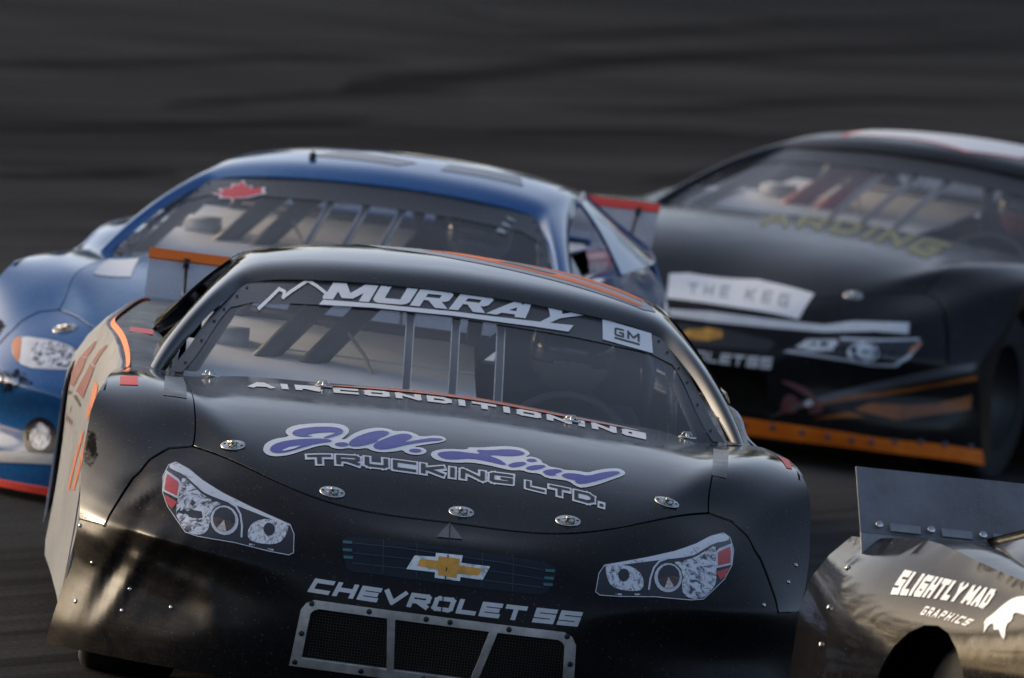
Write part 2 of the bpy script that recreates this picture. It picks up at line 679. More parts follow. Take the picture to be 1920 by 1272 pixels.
# stroke lettering: centre lines in a unit box
GL = {
    'A': (1.0, [[(0, 0), (.42, 1), (.58, 1), (1, 0)], [(.2, .3), (.8, .3)]]),
    'C': (1.0, [[(1, 1), (0, 1), (0, 0), (1, 0)]]),
    'D': (1.0, [[(0, 0), (0, 1), (.72, 1), (1, .75), (1, .25), (.72, 0), (0, 0)]]),
    'E': (.95, [[(1, 1), (0, 1), (0, 0), (1, 0)], [(0, .5), (.9, .5)]]),
    'G': (1.0, [[(1, 1), (.1, 1), (0, .9), (0, .1), (.1, 0), (1, 0), (1, .48), (.58, .48)]]),
    'H': (1.0, [[(0, 0), (0, 1)], [(1, 0), (1, 1)], [(0, .5), (1, .5)]]),
    'I': (.12, [[(.5, 0), (.5, 1)]]),
    'J': (.9, [[(0, .25), (0, 0), (.7, 0), (1, .2), (1, 1)]]),
    'K': (1.0, [[(0, 0), (0, 1)], [(1, 1), (.2, .5), (1, 0)]]),
    'L': (.9, [[(0, 1), (0, 0), (1, 0)]]),
    'M': (1.3, [[(0, 0), (0, 1), (.5, .25), (1, 1), (1, 0)]]),
    'N': (1.05, [[(0, 0), (0, 1), (1, 0), (1, 1)]]),
    'O': (1.0, [[(0, .12), (0, .88), (.12, 1), (.88, 1), (1, .88), (1, .12), (.88, 0), (.12, 0), (0, .12)]]),
    'R': (1.0, [[(0, 0), (0, 1), (.9, 1), (1, .88), (1, .55), (.9, .43), (0, .43)], [(.42, .43), (1, 0)]]),
    'S': (1.0, [[(1, 1), (0, 1), (0, .5), (1, .5), (1, 0), (0, 0)]]),
    'T': (1.0, [[(0, 1), (1, 1)], [(.5, 1), (.5, 0)]]),
    'U': (1.0, [[(0, 1), (0, .12), (.12, 0), (.88, 0), (1, .12), (1, 1)]]),
    'V': (1.1, [[(0, 1), (.5, 0), (1, 1)]]),
    'Y': (1.05, [[(0, 1), (.5, .45), (1, 1)], [(.5, .45), (.5, 0)]]),
    'B': (1.0, [[(0, 0), (0, 1), (.85, 1), (1, .85), (1, .62), (.88, .5), (1, .38), (1, .15), (.85, 0), (0, 0)], [(0, .5), (.88, .5)]]),
    'F': (.95, [[(0, 0), (0, 1), (1, 1)], [(0, .52), (.85, .52)]]),
    'P': (1.0, [[(0, 0), (0, 1), (.9, 1), (1, .88), (1, .55), (.9, .43), (0, .43)]]),
    'W': (1.4, [[(0, 1), (.25, 0), (.5, .8), (.75, 0), (1, 1)]]),
    '.': (.1, [[(.5, 0), (.5, .02)]]),
    '1': (.5, [[(0, .75), (.6, 1), (.6, 0)]]),
    '2': (1.0, [[(0, 1), (1, 1), (1, .52), (0, .48), (0, 0), (1, 0)]]),
    '4': (1.0, [[(.75, 0), (.75, 1), (0, .3), (1, .3)]]),
}


HEAVY = {
    'M': (1.62, [[(0, 0), (.36, 0), (.36, 1), (0, 1)], [(1.26, 0), (1.62, 0), (1.62, 1), (1.26, 1)], [(0, 1), (.48, 1), (1.0, .12), (.62, .12)], [(1.14, 1), (1.62, 1), (1.0, .12), (.62, .12)]]),
    'U': (1.32, [[(0, .18), (.38, .2), (.38, 1), (0, 1)], [(.94, .2), (1.32, .18), (1.32, 1), (.94, 1)], [(0, .2), (.08, .07), (.24, 0), (1.08, 0), (1.24, .07), (1.32, .2), (1.32, .3), (0, .3)]]),
    'R': (1.36, [[(0, 0), (.36, 0), (.36, 1), (0, 1)], [(0, .78), (.9, .78), (1.1, 1), (0, 1)], [(.86, .6), (.9, .4), (1.12, .4), (1.24, .5), (1.24, .88), (1.1, 1), (.9, 1), (.86, .78)], [(0, .4), (1.0, .4), (1.0, .58), (0, .58)], [(.5, .42), (.98, .42), (1.4, 0), (.92, 0)]]),
    'A': (1.56, [[(0, 0), (.42, 0), (1.02, 1), (.52, 1)], [(1.12, 0), (1.56, 0), (1.06, 1), (.60, 1)], [(.3, .16), (1.25, .16), (1.2, .38), (.4, .38)]]),
    'Y': (1.62, [[(0, 1), (.5, 1), (1.0, .44), (.62, .34)], [(1.12, 1), (1.62, 1), (1.0, .34), (.62, .44)], [(.61, -.28), (1.0, -.28), (1.0, .44), (.61, .44)]]),
}


def heavy(text_, gap=.08):
    x, polys = 0.0, []
    for ch in text_:
        w_, pl = HEAVY[ch]
        polys += [[(x + a, b) for a, b in p] for p in pl]
        x += w_ + gap
    return polys, x - gap


def seg_poly(a, b, w, ext0, ext1):
    a, b = np.array(a, float), np.array(b, float)
    d = b - a
    l = np.linalg.norm(d)
    d = d / (l + 1e-9)
    n = np.array([-d[1], d[0]]) * w / 2
    a = a - d * ext0
    b = b + d * ext1
    return [tuple(a - n), tuple(b - n), tuple(b + n), tuple(a + n)]


def stroke_polys(line, w, round_=False, cap=True):
    out = []
    for i in range(len(line) - 1):
        first, last = i == 0, i == len(line) - 2
        e = w / 2 * (0.0 if round_ else .82)
        out.append(seg_poly(line[i], line[i + 1], w, 0 if first else e, 0 if last else e))
    if round_:
        for k, p in enumerate(line):
            if not cap and k in (0, len(line) - 1):
                continue
            out.append([(p[0] + w / 2 * math.cos(t * math.pi / 6), p[1] + w / 2 * math.sin(t * math.pi / 6)) for t in range(12)])
    return out


def lettering(text, wid=.75, gap=.22, w=.2, round_=False, space=.5):
    """polygons of a line of text, 1 high, starting at x = 0; returns polygons, length"""
    x = 0.0
    polys = []
    for ch in text:
        if ch == ' ':
            x += space
            continue
        gw, lines = GL[ch]
        W = gw * wid + w
        for ln in lines:
            pts = [(x + w / 2 + px * gw * wid, w / 2 + py * (1 - w)) for px, py in ln]
            # butt ends reach the box edge
            if not round_:
                pts = list(pts)
                for e, q in ((0, 1), (-1, -2)):
                    d = np.array(pts[e]) - np.array(pts[q])
                    d = d / (np.linalg.norm(d) + 1e-9)
                    pts[e] = tuple(np.array(pts[e]) + d * w / 2)
            polys += stroke_polys(pts, w, round_)
        x += W + gap
    return polys, x - gap


def to_quad(polys, length, quad, shear=0.0, height=1.0):
    """map the box (0..length, 0..1) to a quad LL, LR, UR, UL"""
    LL, LR, UR, UL = [np.array(q, float) for q in quad]
    out = []
    for p in polys:
        r = []
        for x, y in p:
            u = (x + shear * (y - .5)) / length
            v = y / height
            r.append(tuple((LL * (1 - u) + LR * u) * (1 - v) + (UL * (1 - u) + UR * u) * v))
        out.append(r)
    return out


def dense_polys(polys, step=.25):
    return [densify(p, step) for p in polys]

# ------------------------------------------------------------------ body shapes (metres, car frame: nose at y = 0, x to the photo's right)
FRONT = [
    [(0, .10, .093), (0, .04, .235), (0, .02, .344), (0, .03, .415), (0, .06, .485), (0, .14, .550), (0, .27, .591), (0, .46, .672), (0, .76, .757), (0, 1.22, .815), (0, 1.74, .838)],
    [(.416, .12, .10), (.396, .06, .235), (.388, .05, .332), (.38, .052, .409), (.377, .075, .465), (.372, .16, .545), (.368, .28, .611), (.375, .47, .690), (.385, .78, .764), (.40, 1.24, .809), (.41, 1.755, .822)],
    [(.644, .18, .105), (.625, .14, .23), (.615, .145, .338), (.607, .098, .438), (.607, .135, .482), (.604, .26, .566), (.596, .46, .666), (.598, .60, .718), (.605, .86, .768), (.62, 1.29, .800), (.63, 1.78, .807)],
    [(.795, .27, .104), (.776, .24, .226), (.765, .25, .341), (.753, .170, .446), (.752, .22, .500), (.745, .36, .591), (.716, .60, .684), (.72, .76, .757), (.733, 1.00, .796), (.748, 1.38, .799), (.767, 1.80, .789)],
    [(.934, .40, .102), (.914, .36, .231), (.901, .37, .347), (.882, .295, .452), (.869, .355, .518), (.856, .50, .608), (.855, .70, .703), (.848, .86, .766), (.851, 1.08, .805), (.861, 1.42, .811), (.871, 1.80, .799)],
    [(1.042, .60, .088), (1.024, .55, .224), (1.011, .53, .344), (1.0, .50, .452), (1.008, .60, .530), (1.012, .75, .637), (1.004, .88, .737), (.990, 1.00, .777), (.976, 1.20, .795), (.963, 1.47, .798), (.941, 1.80, .790)],
]


def dents(D):
    """the hit right front corner of the front car: the headlight shelf pushed in and creased"""
    D = D.copy()
    x, y, z = D[..., 0], D[..., 1], D[..., 2]

    def blob(cx, cz, rx, rz, ang=0.0):
        c, s = math.cos(ang), math.sin(ang)
        dx, dz = x - cx, z - cz
        u, v = (c * dx + s * dz) / rx, (-s * dx + c * dz) / rz
        return np.exp(-(u * u + v * v))
    low = (y < 1.0)
    d = .030 * blob(-.80, .50, .13, .035, .25) + .034 * blob(-.72, .40, .16, .035, -.2) - .020 * blob(-.76, .45, .16, .018, -.12)
    d += .022 * blob(-.88, .36, .02, .15, -.35) - .016 * blob(-.84, .33, .02, .13, -.4)
    d += .016 * blob(-.70, .27, .10, .05, .5) - .014 * blob(-.62, .31, .03, .09, .3)
    d += .018 * blob(-.86, .57, .05, .02, .8) - .012 * blob(-.83, .55, .06, .012, .7)
    d -= .012 * blob(-1.0, .16, .10, .05, 0)
    w = np.sin(x * 61 + z * 37) * np.sin(z * 83 - x * 29) * .0035 * blob(-.78, .42, .22, .14)
    D[..., 1] += np.where(low, d + w, 0)
    fl = blob(-1.02, .14, .12, .09)
    D[..., 0] -= np.where(low, fl * .008, 0)
    return D


M_SHEETGREY = flat('interior_grey', (.80, .80, .81), .5, var=.08, scale=4)
M_GREYBOX = flat('grey_box', (.34, .35, .37), .5)
M_CABLE = flat('tan_cable', (.42, .36, .28), .5)
M_BRACE = flat('dark_strap', (.05, .052, .062), .4)

ROOF = [
    [(0, 2.455, 1.090), (0, 2.52, 1.121), (0, 2.66, 1.146), (0, 2.90, 1.163), (0, 3.25, 1.158), (0, 3.62, 1.118)],
    [(.22, 2.465, 1.085), (.223, 2.53, 1.115), (.226, 2.67, 1.139), (.23, 2.91, 1.155), (.23, 3.25, 1.150), (.23, 3.62, 1.110)],
    [(.42, 2.49, 1.070), (.425, 2.555, 1.098), (.432, 2.69, 1.120), (.44, 2.93, 1.133), (.44, 3.25, 1.128), (.44, 3.62, 1.092)],
    [(.545, 2.52, 1.051), (.555, 2.58, 1.077), (.567, 2.71, 1.096), (.58, 2.93, 1.104), (.587, 3.22, 1.096), (.585, 3.58, 1.064)],
    [(.608, 2.51, 1.028), (.619, 2.56, 1.052), (.633, 2.66, 1.067), (.645, 2.82, 1.070), (.652, 3.00, 1.062), (.655, 3.18, 1.048)],
    [(.648, 2.42, .999), (.660, 2.45, 1.023), (.673, 2.52, 1.036), (.684, 2.61, 1.035), (.691, 2.70, 1.027), (.694, 2.78, 1.016)],
    [(.722, 2.20, .928), (.733, 2.21, .950), (.747, 2.245, .960), (.759, 2.28, .955), (.767, 2.31, .945), (.771, 2.34, .934)],
    [(.823, 1.82, .772), (.833, 1.825, .794), (.847, 1.845, .804), (.860, 1.87, .796), (.869, 1.90, .782), (.872, 1.93, .766)],
    [(.848, 1.67, .715), (.858, 1.675, .735), (.870, 1.69, .742), (.880, 1.71, .735), (.887, 1.735, .722), (.890, 1.76, .708)],
]
GLASS = [  # rows: half width, edge y, edge z, centre y, centre z
    (.835, 1.80, .770, 1.62, .785), (.805, 1.86, .800, 1.70, .815), (.718, 2.21, .926, 2.05, .940),
    (.655, 2.42, .996, 2.32, 1.026), (.600, 2.56, 1.046, 2.475, 1.092)]


def glass_cols():
    cols = []
    for k in range(5):
        f = k / 4
        cols.append([(w * f, yc + (ye - yc) * f ** 2, zc + (ze - zc) * f ** 2.4) for w, ye, ze, yc, zc in GLASS])
    return cols


def shift(y):
    t = np.clip((np.asarray(y, float) - 1.4) / 3.2, 0, 1)
    return -.1 * t * t * (3 - 2 * t)


BELT_Y = [.5, 1.0, 1.45, 1.8, 2.2, 3.0, 3.7, 4.4, 4.75, 5.0]
BELT_X = [1.0, .985, .965, .941, .943, .955, .895, .815, .79, .77]
BELT_Z = [.79, .79, .798, .79, .825, .832, .83, .825, .785, .765]
MID_Y, MID_X = [.5, 1.0, 2.0, 3.0, 3.9, 4.5, 5.0], [1.0, 1.012, 1.0, 1.01, 1.02, .985, .88]
LOW_X = [1.042, 1.035, 1.03, 1.03, 1.03, .99, .90]


def belt(y):
    y = np.asarray(y, float)
    return nat_spline(BELT_Y, np.array(BELT_X), np.clip(y, .5, 5)), nat_spline(BELT_Y, np.array(BELT_Z), np.clip(y, .5, 5))


def side_x(y, z):
    y, z = np.asarray(y, float), np.asarray(z, float)
    bx, bz = belt(y)
    m = nat_spline(MID_Y, np.array(MID_X), np.clip(y, .5, 5))
    lo = nat_spline(MID_Y, np.array(LOW_X), np.clip(y, .5, 5))
    up = np.clip((z - .5) / (bz - .5), 0, 1)
    dn = np.clip((.5 - z) / .42, 0, 1)
    return np.where(z > .5, m + (bx - m) * up ** 2.6, m + (lo - m) * dn ** 1.6)


def tuck(sgn, y):
    """the driver's side is set in behind the front wheel"""
    t = np.clip((np.asarray(y, float) - 1.45) / .7, 0, 1)
    return -.055 * t * t * (3 - 2 * t) if sgn > 0 else 0.0 * t


class Side:
    def __init__(self, sgn):
        self.s = sgn

    def pt(self, a, s):
        return np.stack([self.s * side_x(a, s) + shift(a) + tuck(self.s, a), a, s], 1)

    def nm(self, a, s):
        e = 1e-3
        n = np.cross(self.pt(a + e, s) - self.pt(a - e, s), self.pt(a, s + e) - self.pt(a, s - e)) * self.s
        return n / (np.linalg.norm(n, axis=1, keepdims=True) + 1e-12)


class Lift:
    """surface from a function of two parameters, normal turned towards `out`"""

    def __init__(self, f, out):
        self.f, self.out = f, np.array(out, float)

    def pt(self, a, s):
        return self.f(np.asarray(a, float), np.asarray(s, float))

    def nm(self, a, s):
        e = 1e-3
        n = np.cross(self.pt(a + e, s) - self.pt(a - e, s), self.pt(a, s + e) - self.pt(a, s - e))
        n = n / (np.linalg.norm(n, axis=1, keepdims=True) + 1e-12)
        return n * np.where(n @ self.out < 0, -1.0, 1.0)[:, None]


SHELL = Surf(FRONT)
SHELL_HIT = Surf(FRONT, post=dents)
ROOFS = Surf(ROOF)
GLASSS = Surf(glass_cols())
REARG = Surf([[(0, 3.60, 1.112), (0, 3.95, .99), (0, 4.36, .85)], [(.30, 3.60, 1.10), (.32, 3.95, .985), (.35, 4.36, .848)], [(.56, 3.57, 1.058), (.62, 3.95, .955), (.68, 4.36, .840)]])

ARC = [(4.35, 3.0), (4.31, 3.4), (4.22, 4.0), (4.06, 4.7), (3.80, 5.3), (3.45, 5.75), (3.02, 5.97)]
GR = .018   # seam half width in parameter units


def arch(cy, cz, r, a0, a1, n=18):
    return [(cy + r * math.cos(rad(a0 + (a1 - a0) * k / n)), cz + r * math.sin(rad(a0 + (a1 - a0) * k / n))) for k in range(n + 1)]


def side_outline():
    up = [(.6, .088), (.55, .224), (.52, .344), (.5, .452), (.6, .53), (.75, .637), (.9, .735)]
    for y in [1.02, 1.22, 1.47, 1.8, 2.0, 2.2, 2.4, 2.6, 2.8, 3.0, 3.2, 3.4, 3.6, 3.8, 4.0, 4.15, 4.3, 4.4, 4.5, 4.6, 4.7, 4.8, 4.9, 4.96]:
        up.append((y, float(belt(y)[1])))
    up += [(5.0, .60), (4.98, .35), (4.93, .24)]
    dn = arch(3.72, .32, .345, -32, 212) + [(3.3, .10), (2.4, .09), (1.45, .10)] + arch(1.02, .32, .37, -32, 208) + [(.68, .10)]
    return [(y, z) for y, z in up] + dn


def wheel(root, x, y, mats):
    w = empty('wheel', (x, y, .315))
    w.parent = root
    if 'tyre' not in MESHES:
        V, Fc = lathe([(.20, -.125), (.285, -.135), (.31, -.125), (.315, -.10), (.315, .10), (.31, .125), (.285, .135), (.20, .125)], 40)
        MESHES['tyre'] = mesh('tyre', V, Fc)
        V, Fc = lathe([(.20, -.12), (.19, -.10), (.17, -.02), (.09, -.01), (.05, -.03), (.001, -.03)], 32)
        V2, F2 = lathe([(.20, .12), (.19, .10), (.17, .02), (.09, .01), (.05, .03), (.001, .03)], 32)
        MESHES['rim'] = mesh('rim', *join([(V, Fc), (V2, F2)]))
    link('tyre', MESHES['tyre'], M_RUBBER, w)
    link('rim', MESHES['rim'], M_RIM, w)
    return w


def cached(key, vf, smooth=True):
    if key not in MESHES:
        MESHES[key] = mesh(key, *(vf() if callable(vf) else vf), smooth)
    return MESHES[key]


def strip(Pa, Pb, thick=.004):
    """closed thin strip between two rails"""
    V, Fc = [], []
    n = len(Pa)
    for i in range(n):
        a, b = Vector(Pa[i]), Vector(Pb[i])
        t = Vector(Pa[min(i + 1, n - 1)]) - Vector(Pa[max(i - 1, 0)])
        nn = t.cross(b - a)
        nn = nn.normalized() * thick
        V += [a, b, b + nn, a + nn]
    for i in range(n - 1):
        for k in range(4):
            Fc.append((i * 4 + k, i * 4 + (k + 1) % 4, i * 4 + 4 + (k + 1) % 4, i * 4 + 4 + k))
    Fc += [(3, 2, 1, 0), tuple((n - 1) * 4 + k for k in range(4))]
    return V, Fc


def ogrid(f, na, nb):
    V = [f(i / na, j / nb) for i in range(na + 1) for j in range(nb + 1)]
    Fc = [(i * (nb + 1) + j, (i + 1) * (nb + 1) + j, (i + 1) * (nb + 1) + j + 1, i * (nb + 1) + j + 1) for i in range(na) for j in range(nb)]
    return V, Fc


OPEN = [(-.372, .30), (.372, .30)]   # half width / heights of the lower grille are set below


def grille_hole():
    """lower grille opening in shell parameters"""
    return [(-.93, .62), (.93, .62), (.90, 2.02), (.80, 2.12), (-.80, 2.12), (-.90, 2.02)]


def build_car(label, group, mats, loc, rot, size=1.0, hit=False, tailonly=False):
    root = tag(empty('race_car', loc, rot, size), label, 'race car', group)
    sh = SHELL_HIT if hit else SHELL
    kx = 'hit_' if hit else ''
    car = {'root': root, 'shell': sh}
    g = GR
    if not tailonly:
        nose = [(-5, 0.0), (5, 0.0), (5, 3 - g)] + [(a - g * 1.2, s - g) for a, s in ARC] + [(-a + g * 1.2, s - g) for a, s in ARC[::-1]] + [(-5, 3 - g)]
        car['nose'] = link('nose_cover', panel(kx + 'nose_cover', sh, nose, .11, [grille_hole()]), mats['nose'], root)
        car['hood'] = link('hood', panel(kx + 'hood', sh, [(-3 + g, 6 + g), (3 - g, 6 + g), (3 - g, 10), (-3 + g, 10)], .12), mats['hood'], root)
        fp = [(3 + g, 6 + g), (3 + g, 10), (5, 10), (5, 3 + g)] + [(a + g * 1.2, s + g) for a, s in ARC]
        car['fenderR'] = link('fender', panel(kx + 'fender_r', sh, fp, .11), mats['fender'], root)
        car['fenderL'] = link('fender', panel(kx + 'fender_l', sh, [(-a, s) for a, s in fp], .11), mats['fender'], root)
        link('inner_liner', panel(kx + 'inner_liner', sh, [(-4.9, 0.1), (4.9, 0.1), (4.9, 9.9), (-4.9, 9.9)], .25, [grille_hole()], off=-.022, thick=0), M_DARK, root)
        # splitter lip under the nose
        if mats.get('splitter'):
            link('splitter', panel(kx + 'splitter%.2f' % mats.get('lip', .52), sh, [(-4.97, .0), (4.97, .0), (4.97, mats.get('lip', .52)), (-4.97, mats.get('lip', .52))], .12, off=.005, thick=.01), mats['splitter'], root)
    # roof with the windshield pillars
    car['roof'] = link('roof_panel', panel('roof_panel', ROOFS, [(-8, 0), (8, 0), (8, 5), (-8, 5)], .10), mats['roof'], root)
    ws = link('windshield', panel('windshield', GLASSS, [(-4, 0), (4, 0), (4, 4), (-4, 4)], .15, off=-.004, thick=0), M_GLASS, root)
    car['glass'] = ws
    rw = link('rear_window', panel('rear_window', REARG, [(-2, 0), (2, 0), (2, 2), (-2, 2)], .15, thick=0), M_REARGLASS, root)
    # sides, with wheel openings
    for s in (-1, 1):
        so = link('side_panel', panel('side_panel_%d' % s, Side(s), side_outline(), .06), mats['side'], root)
        car['side%d' % s] = so

        def dtop(a, b, s=s):     # ledge from the belt line to the cabin and deck
            bx, bz = belt(a)
            xi = np.interp(a, [1.8, 1.95, 3.0, 3.6, 4.3, 5.0], [.79, .80, .80, .72, .60, .55])
            X = bx - .004 + (xi - bx) * b
            Z = bz + .012 * np.sin(np.clip(b, 0, 1) * math.pi) - .004
            return np.stack([s * X + shift(a) + tuck(s, a) * (1 - b), a, Z], 1)
        me = panel('door_top_%d' % s, Lift(dtop, (0, 0, 1)), [(1.79, 0), (4.99, 0), (4.99, 1), (1.79, 1)], .12, thick=.012)
        link('door_top', me, mats.get('ledge', mats['top']), root)
        # sail panel from the roof rail to the quarter
        sp = Surf([[(s * .655, 3.13, 1.052), (s * .735, 3.09, .975), (s * .855, 3.00, .825)],
                   [(s * .648, 3.26, 1.052), (s * .735, 3.36, .972), (s * .868, 3.44, .825)],
                   [(s * .622, 3.44, 1.062), (s * .705, 3.62, .972), (s * .838, 3.90, .825)],
                   [(s * .580, 3.60, 1.060), (s * .640, 3.92, .960), (s * .725, 4.36, .835)]], a0=0, mirror=False)
        if s > 0:
            sp.N *= 1
        else:
            sp.N *= -1
        link('sail_panel', panel('sail_panel_%d' % s, sp, [(0, 0), (3, 0), (3, 2), (0, 2)], .12, thick=.012), mats['sail'], root)
        # small clear vent window behind the pillar
        vw = [(s * .775, 2.345, .925), (s * .87, 1.97, .79), (s * .872, 2.30, .80)]
        V = [Vector(v) for v in vw]
        V += [v + Vector((s * .003, 0, 0)) for v in V]
        link('vent_window', cached('vent_%d' % s, (V, [(0, 1, 2), (5, 4, 3), (0, 3, 4, 1), (1, 4, 5, 2), (2, 5, 3, 0)]), False), M_SIDEGLASS, root)
    # deck lid and tail
    def deck(a, b):
        xi = np.interp(b, [4.3, 5.0], [.62, .56])
        z = np.interp(b, [4.3, 4.7, 5.0], [.848, .80, .772])
        return np.stack([a * xi + shift(b), b, z + .01 * (1 - a * a)], 1)
    link('deck_lid', panel('deck_lid', Lift(deck, (0, 0, 1)), [(-1, 4.3), (1, 4.3), (1, 4.99), (-1, 4.99)], .12, thick=.012), mats['top'], root)

    def tailf(a, b):
        bx = np.interp(b, [.25, .5, .77], [.895, .885, .775])
        y = 5.0 + .05 * np.sin(np.clip((b - .2) / .6, 0, 1) * math.pi) - .10 * np.abs(a) ** 4
        return np.stack([a * bx - .1, y, b], 1)
    link('tail_panel', panel('tail_panel', Lift(tailf, (0, 1, 0)), [(-1, .24), (1, .24), (1, .766), (-1, .766)], .1, thick=.012), mats['tail'], root)
    # spoiler: clear blade on a riveted plate with taped top edge
    xa, xb = mats.get('span', (-.898, .698))
    up0, up1 = Vector((0, 4.70, .80)), Vector((0, 4.80, .962))
    lo0 = Vector((0, 4.66, .725))

    def blade(p, q, t, x0=xa, x1=xb, nx=12):
        d = (q - p).normalized()
        n = Vector((0, -d.z, d.y)) * t
        V, Fc = [], []
        for k in range(nx + 1):
            x = x0 + (x1 - x0) * k / nx
            bow = -.03 * (1 - ((k / nx) * 2 - 1) ** 2)
            for r in (p, q, q + n, p + n):
                V.append(Vector((x, r.y - bow, r.z)))
        for k in range(nx):
            for j in range(4):
                Fc.append((k * 4 + j, k * 4 + (j + 1) % 4, k * 4 + 4 + (j + 1) % 4, k * 4 + 4 + j))
        Fc += [(3, 2, 1, 0), tuple(nx * 4 + j for j in range(4))]
        return V, Fc
    spo = link('spoiler', cached('spoiler%.2f' % xa, lambda: blade(up0, up1, .005), False), mats.get('spoiler', M_SPOILER), root)
    car['spoiler'] = spo
    link('spoiler_plate', cached('spoiler_plate%.2f' % xa, lambda: blade(lo0, up0 + Vector((0, .012, .02)), .004), False), mats.get('splate', M_SPOILERPLATE), spo)
    if mats.get('edge'):
        dd = (up1 - up0).normalized()
        link('edge_tape', cached('edge_tape', lambda: blade(up1 - dd * .030 + Vector((0, -.003, .0005)), up1 + dd * .004 + Vector((0, -.003, .0005)), .011, xa - .003, xb + .003), False), mats['edge'], spo)
    if not tailonly and not mats.get('norods'):
        for x in (-.78, -.1, .62):
            V, Fc = tube([(x, 4.783, .935), (x + .005, 4.55, .80)], .006, 8)
            link('support_rod', cached('rod%.1f' % x, lambda: join([(V, Fc), boxvf((x, 4.775, .936), (.018, .02, .03))])), M_BOLT, spo)
    # wheels
    for x, y in ((-.82, 1.02), (.80, 1.02), (-.86, 3.72), (.70, 3.72)):
        if tailonly and y < 2:
            continue
        wheel(root, x, y, mats)
    # underbody
    pan = join([boxvf((0, 2.6, .16), (1.5, 4.2, .03)), boxvf((0, .75, .28), (1.1, .5, .2)), boxvf((-.05, 4.55, .45), (1.3, .5, .5))])
    link('floor_pan', cached('floor_pan', pan, False), M_DARK, root)
    if tailonly:
        return car
    # radiator duct behind the lower grille
    link('radiator', cached('radiator', boxvf((0, .40, .23), (.80, .05, .34)), False), M_DARK, root)
    # cockpit
    shv = join([boxvf((0, 1.93, .60), (1.52, .06, .30)), boxvf((.38, 2.06, .74), (.5, .2, .09))])
    link('dashboard', cached('dashboard', shv, False), M_SHEETDARK, root)
    link('interior_panel', cached('int_rear', boxvf((-.05, 3.80, .835), (1.22, 1.02, .010), Matrix.Rotation(-.02, 3, 'X')), False), M_TRAY, root)
    def ramp_(y0, y1, z0, z1, x0, x1):
        return lambda: boxvf(((x0 + x1) / 2, (y0 + y1) / 2, (z0 + z1) / 2), (x1 - x0, math.hypot(y1 - y0, z1 - z0), .010), Matrix.Rotation(math.atan2(z1 - z0, y1 - y0), 3, 'X'))
    link('interior_panel', cached('int_deck', ramp_(1.97, 2.62, .783, .842, -.76, .09), False), M_SHEETGREY, root)
    link('interior_panel', cached('int_deck2', ramp_(2.628, 3.02, .847, .902, -.72, .09), False), M_SHEET, root)
    link('interior_panel', cached('int_box', lambda: boxvf((-.64, 2.62, .865), (.12, .10, .05), Matrix.Rotation(.1, 3, 'X'))), M_GREYBOX, root)
    link('interior_panel', cached('int_door', boxvf((-.80, 2.55, .70), (.012, 1.1, .30), Matrix.Rotation(.1, 3, 'Y')), False), M_SHEET, root)
    link('cable', cached('cable', lambda: tube([(-.36, 2.6, .93), (-.30, 2.55, .93), (-.24, 2.45, .87), (-.20, 2.35, .80)], .006, 8)), M_CABLE, root)
    link('roof_bounce_sheet', panel('roof_bounce_sheet', ROOFS, [(-3.4, .5), (3.4, .5), (3.4, 4.9), (-3.4, 4.9)], .25, off=-.02, thick=0), M_SHEET, root)  # pale sheet added under the roof to bounce light onto the deck
    cm = mats.get('cage', M_CAGE)
    bars = [
        [(-.60, 3.02, .30), (-.615, 3.02, .90), (-.56, 3.02, 1.03), (-.45, 3.02, 1.06), (.45, 3.02, 1.06), (.56, 3.02, 1.03), (.615, 3.02, .90), (.60, 3.02, .30)],
        [(-.72, 1.98, .50), (-.745, 2.02, .79), (-.645, 2.46, .96), (-.56, 2.62, 1.03), (-.52, 3.02, 1.05)],
        [(.72, 1.98, .50), (.745, 2.02, .79), (.645, 2.46, .96), (.56, 2.62, 1.03), (.52, 3.02, 1.05)],
        [(-.56, 2.62, 1.03), (.56, 2.62, 1.03)],
        [(-.23, 2.66, 1.02), (-.43, 2.42, .78)],
        [(-.36, 2.72, 1.02), (-.57, 2.42, .78)],
        [(.085, 3.02, 1.05), (.085, 3.02, .50)],
        [(-.06, 3.04, .72), (.19, 3.04, .96)],
        [(-.60, 3.06, .915), (.58, 3.06, .915)],
        [(.66, 2.30, .95), (.70, 2.75, .70)],
        [(.64, 2.42, .95), (.70, 2.95, .72)],
        [(-.42, 3.05, 1.04), (-.50, 4.40, .62)],
        [(.42, 3.05, 1.04), (.40, 4.40, .62)],
    ]
    for i, b in enumerate(bars):
        link('cage_bar', cached('cage%d' % i, lambda b=b, i=i: tube(b, .033 if i in (4, 5) else (.008 if i in (9, 10) else .023), 10)), M_ALU if i in (9, 10) else (mats.get('cage2', cm) if i in (4, 5, 7) else cm), root)
    # seat
    def seatv(u, v):
        w = .27 * (1 - .25 * v)
        x = (u * 2 - 1)
        return Vector((.37 + w * x, 2.93 + .16 * v - .16 * abs(x) ** 2.2 * (1 - .2 * v), .42 + .60 * v))
    def seath(u, v):
        x = (u * 2 - 1)
        return Vector((.37 + .16 * x, 3.04 - .16 * abs(x) ** 3, .93 + .16 * v))
    link('seat', cached('seat', lambda: join([ogrid(seatv, 12, 8), ogrid(seath, 10, 4), boxvf((.37, 2.72, .40), (.5, .5, .1))])), M_SHEETDARK, root)
    ring = [(.37 + .18 * math.cos(t * math.pi / 12), 2.27 + .06 * math.sin(t * math.pi / 12), .69 + .15 * math.sin(t * math.pi / 12)) for t in range(24)]
    sw = link('steering_wheel', cached('steering_wheel', lambda: join([tube(ring, .014, 8, True), tube([(.19, 2.27, .69), (.55, 2.27, .69)], .011), tube([(.37, 2.27, .69), (.37, 2.21, .54)], .011), tube([(.37, 2.27, .69), (.37, 2.02, .62)], .02)])), M_SHEETDARK, root)
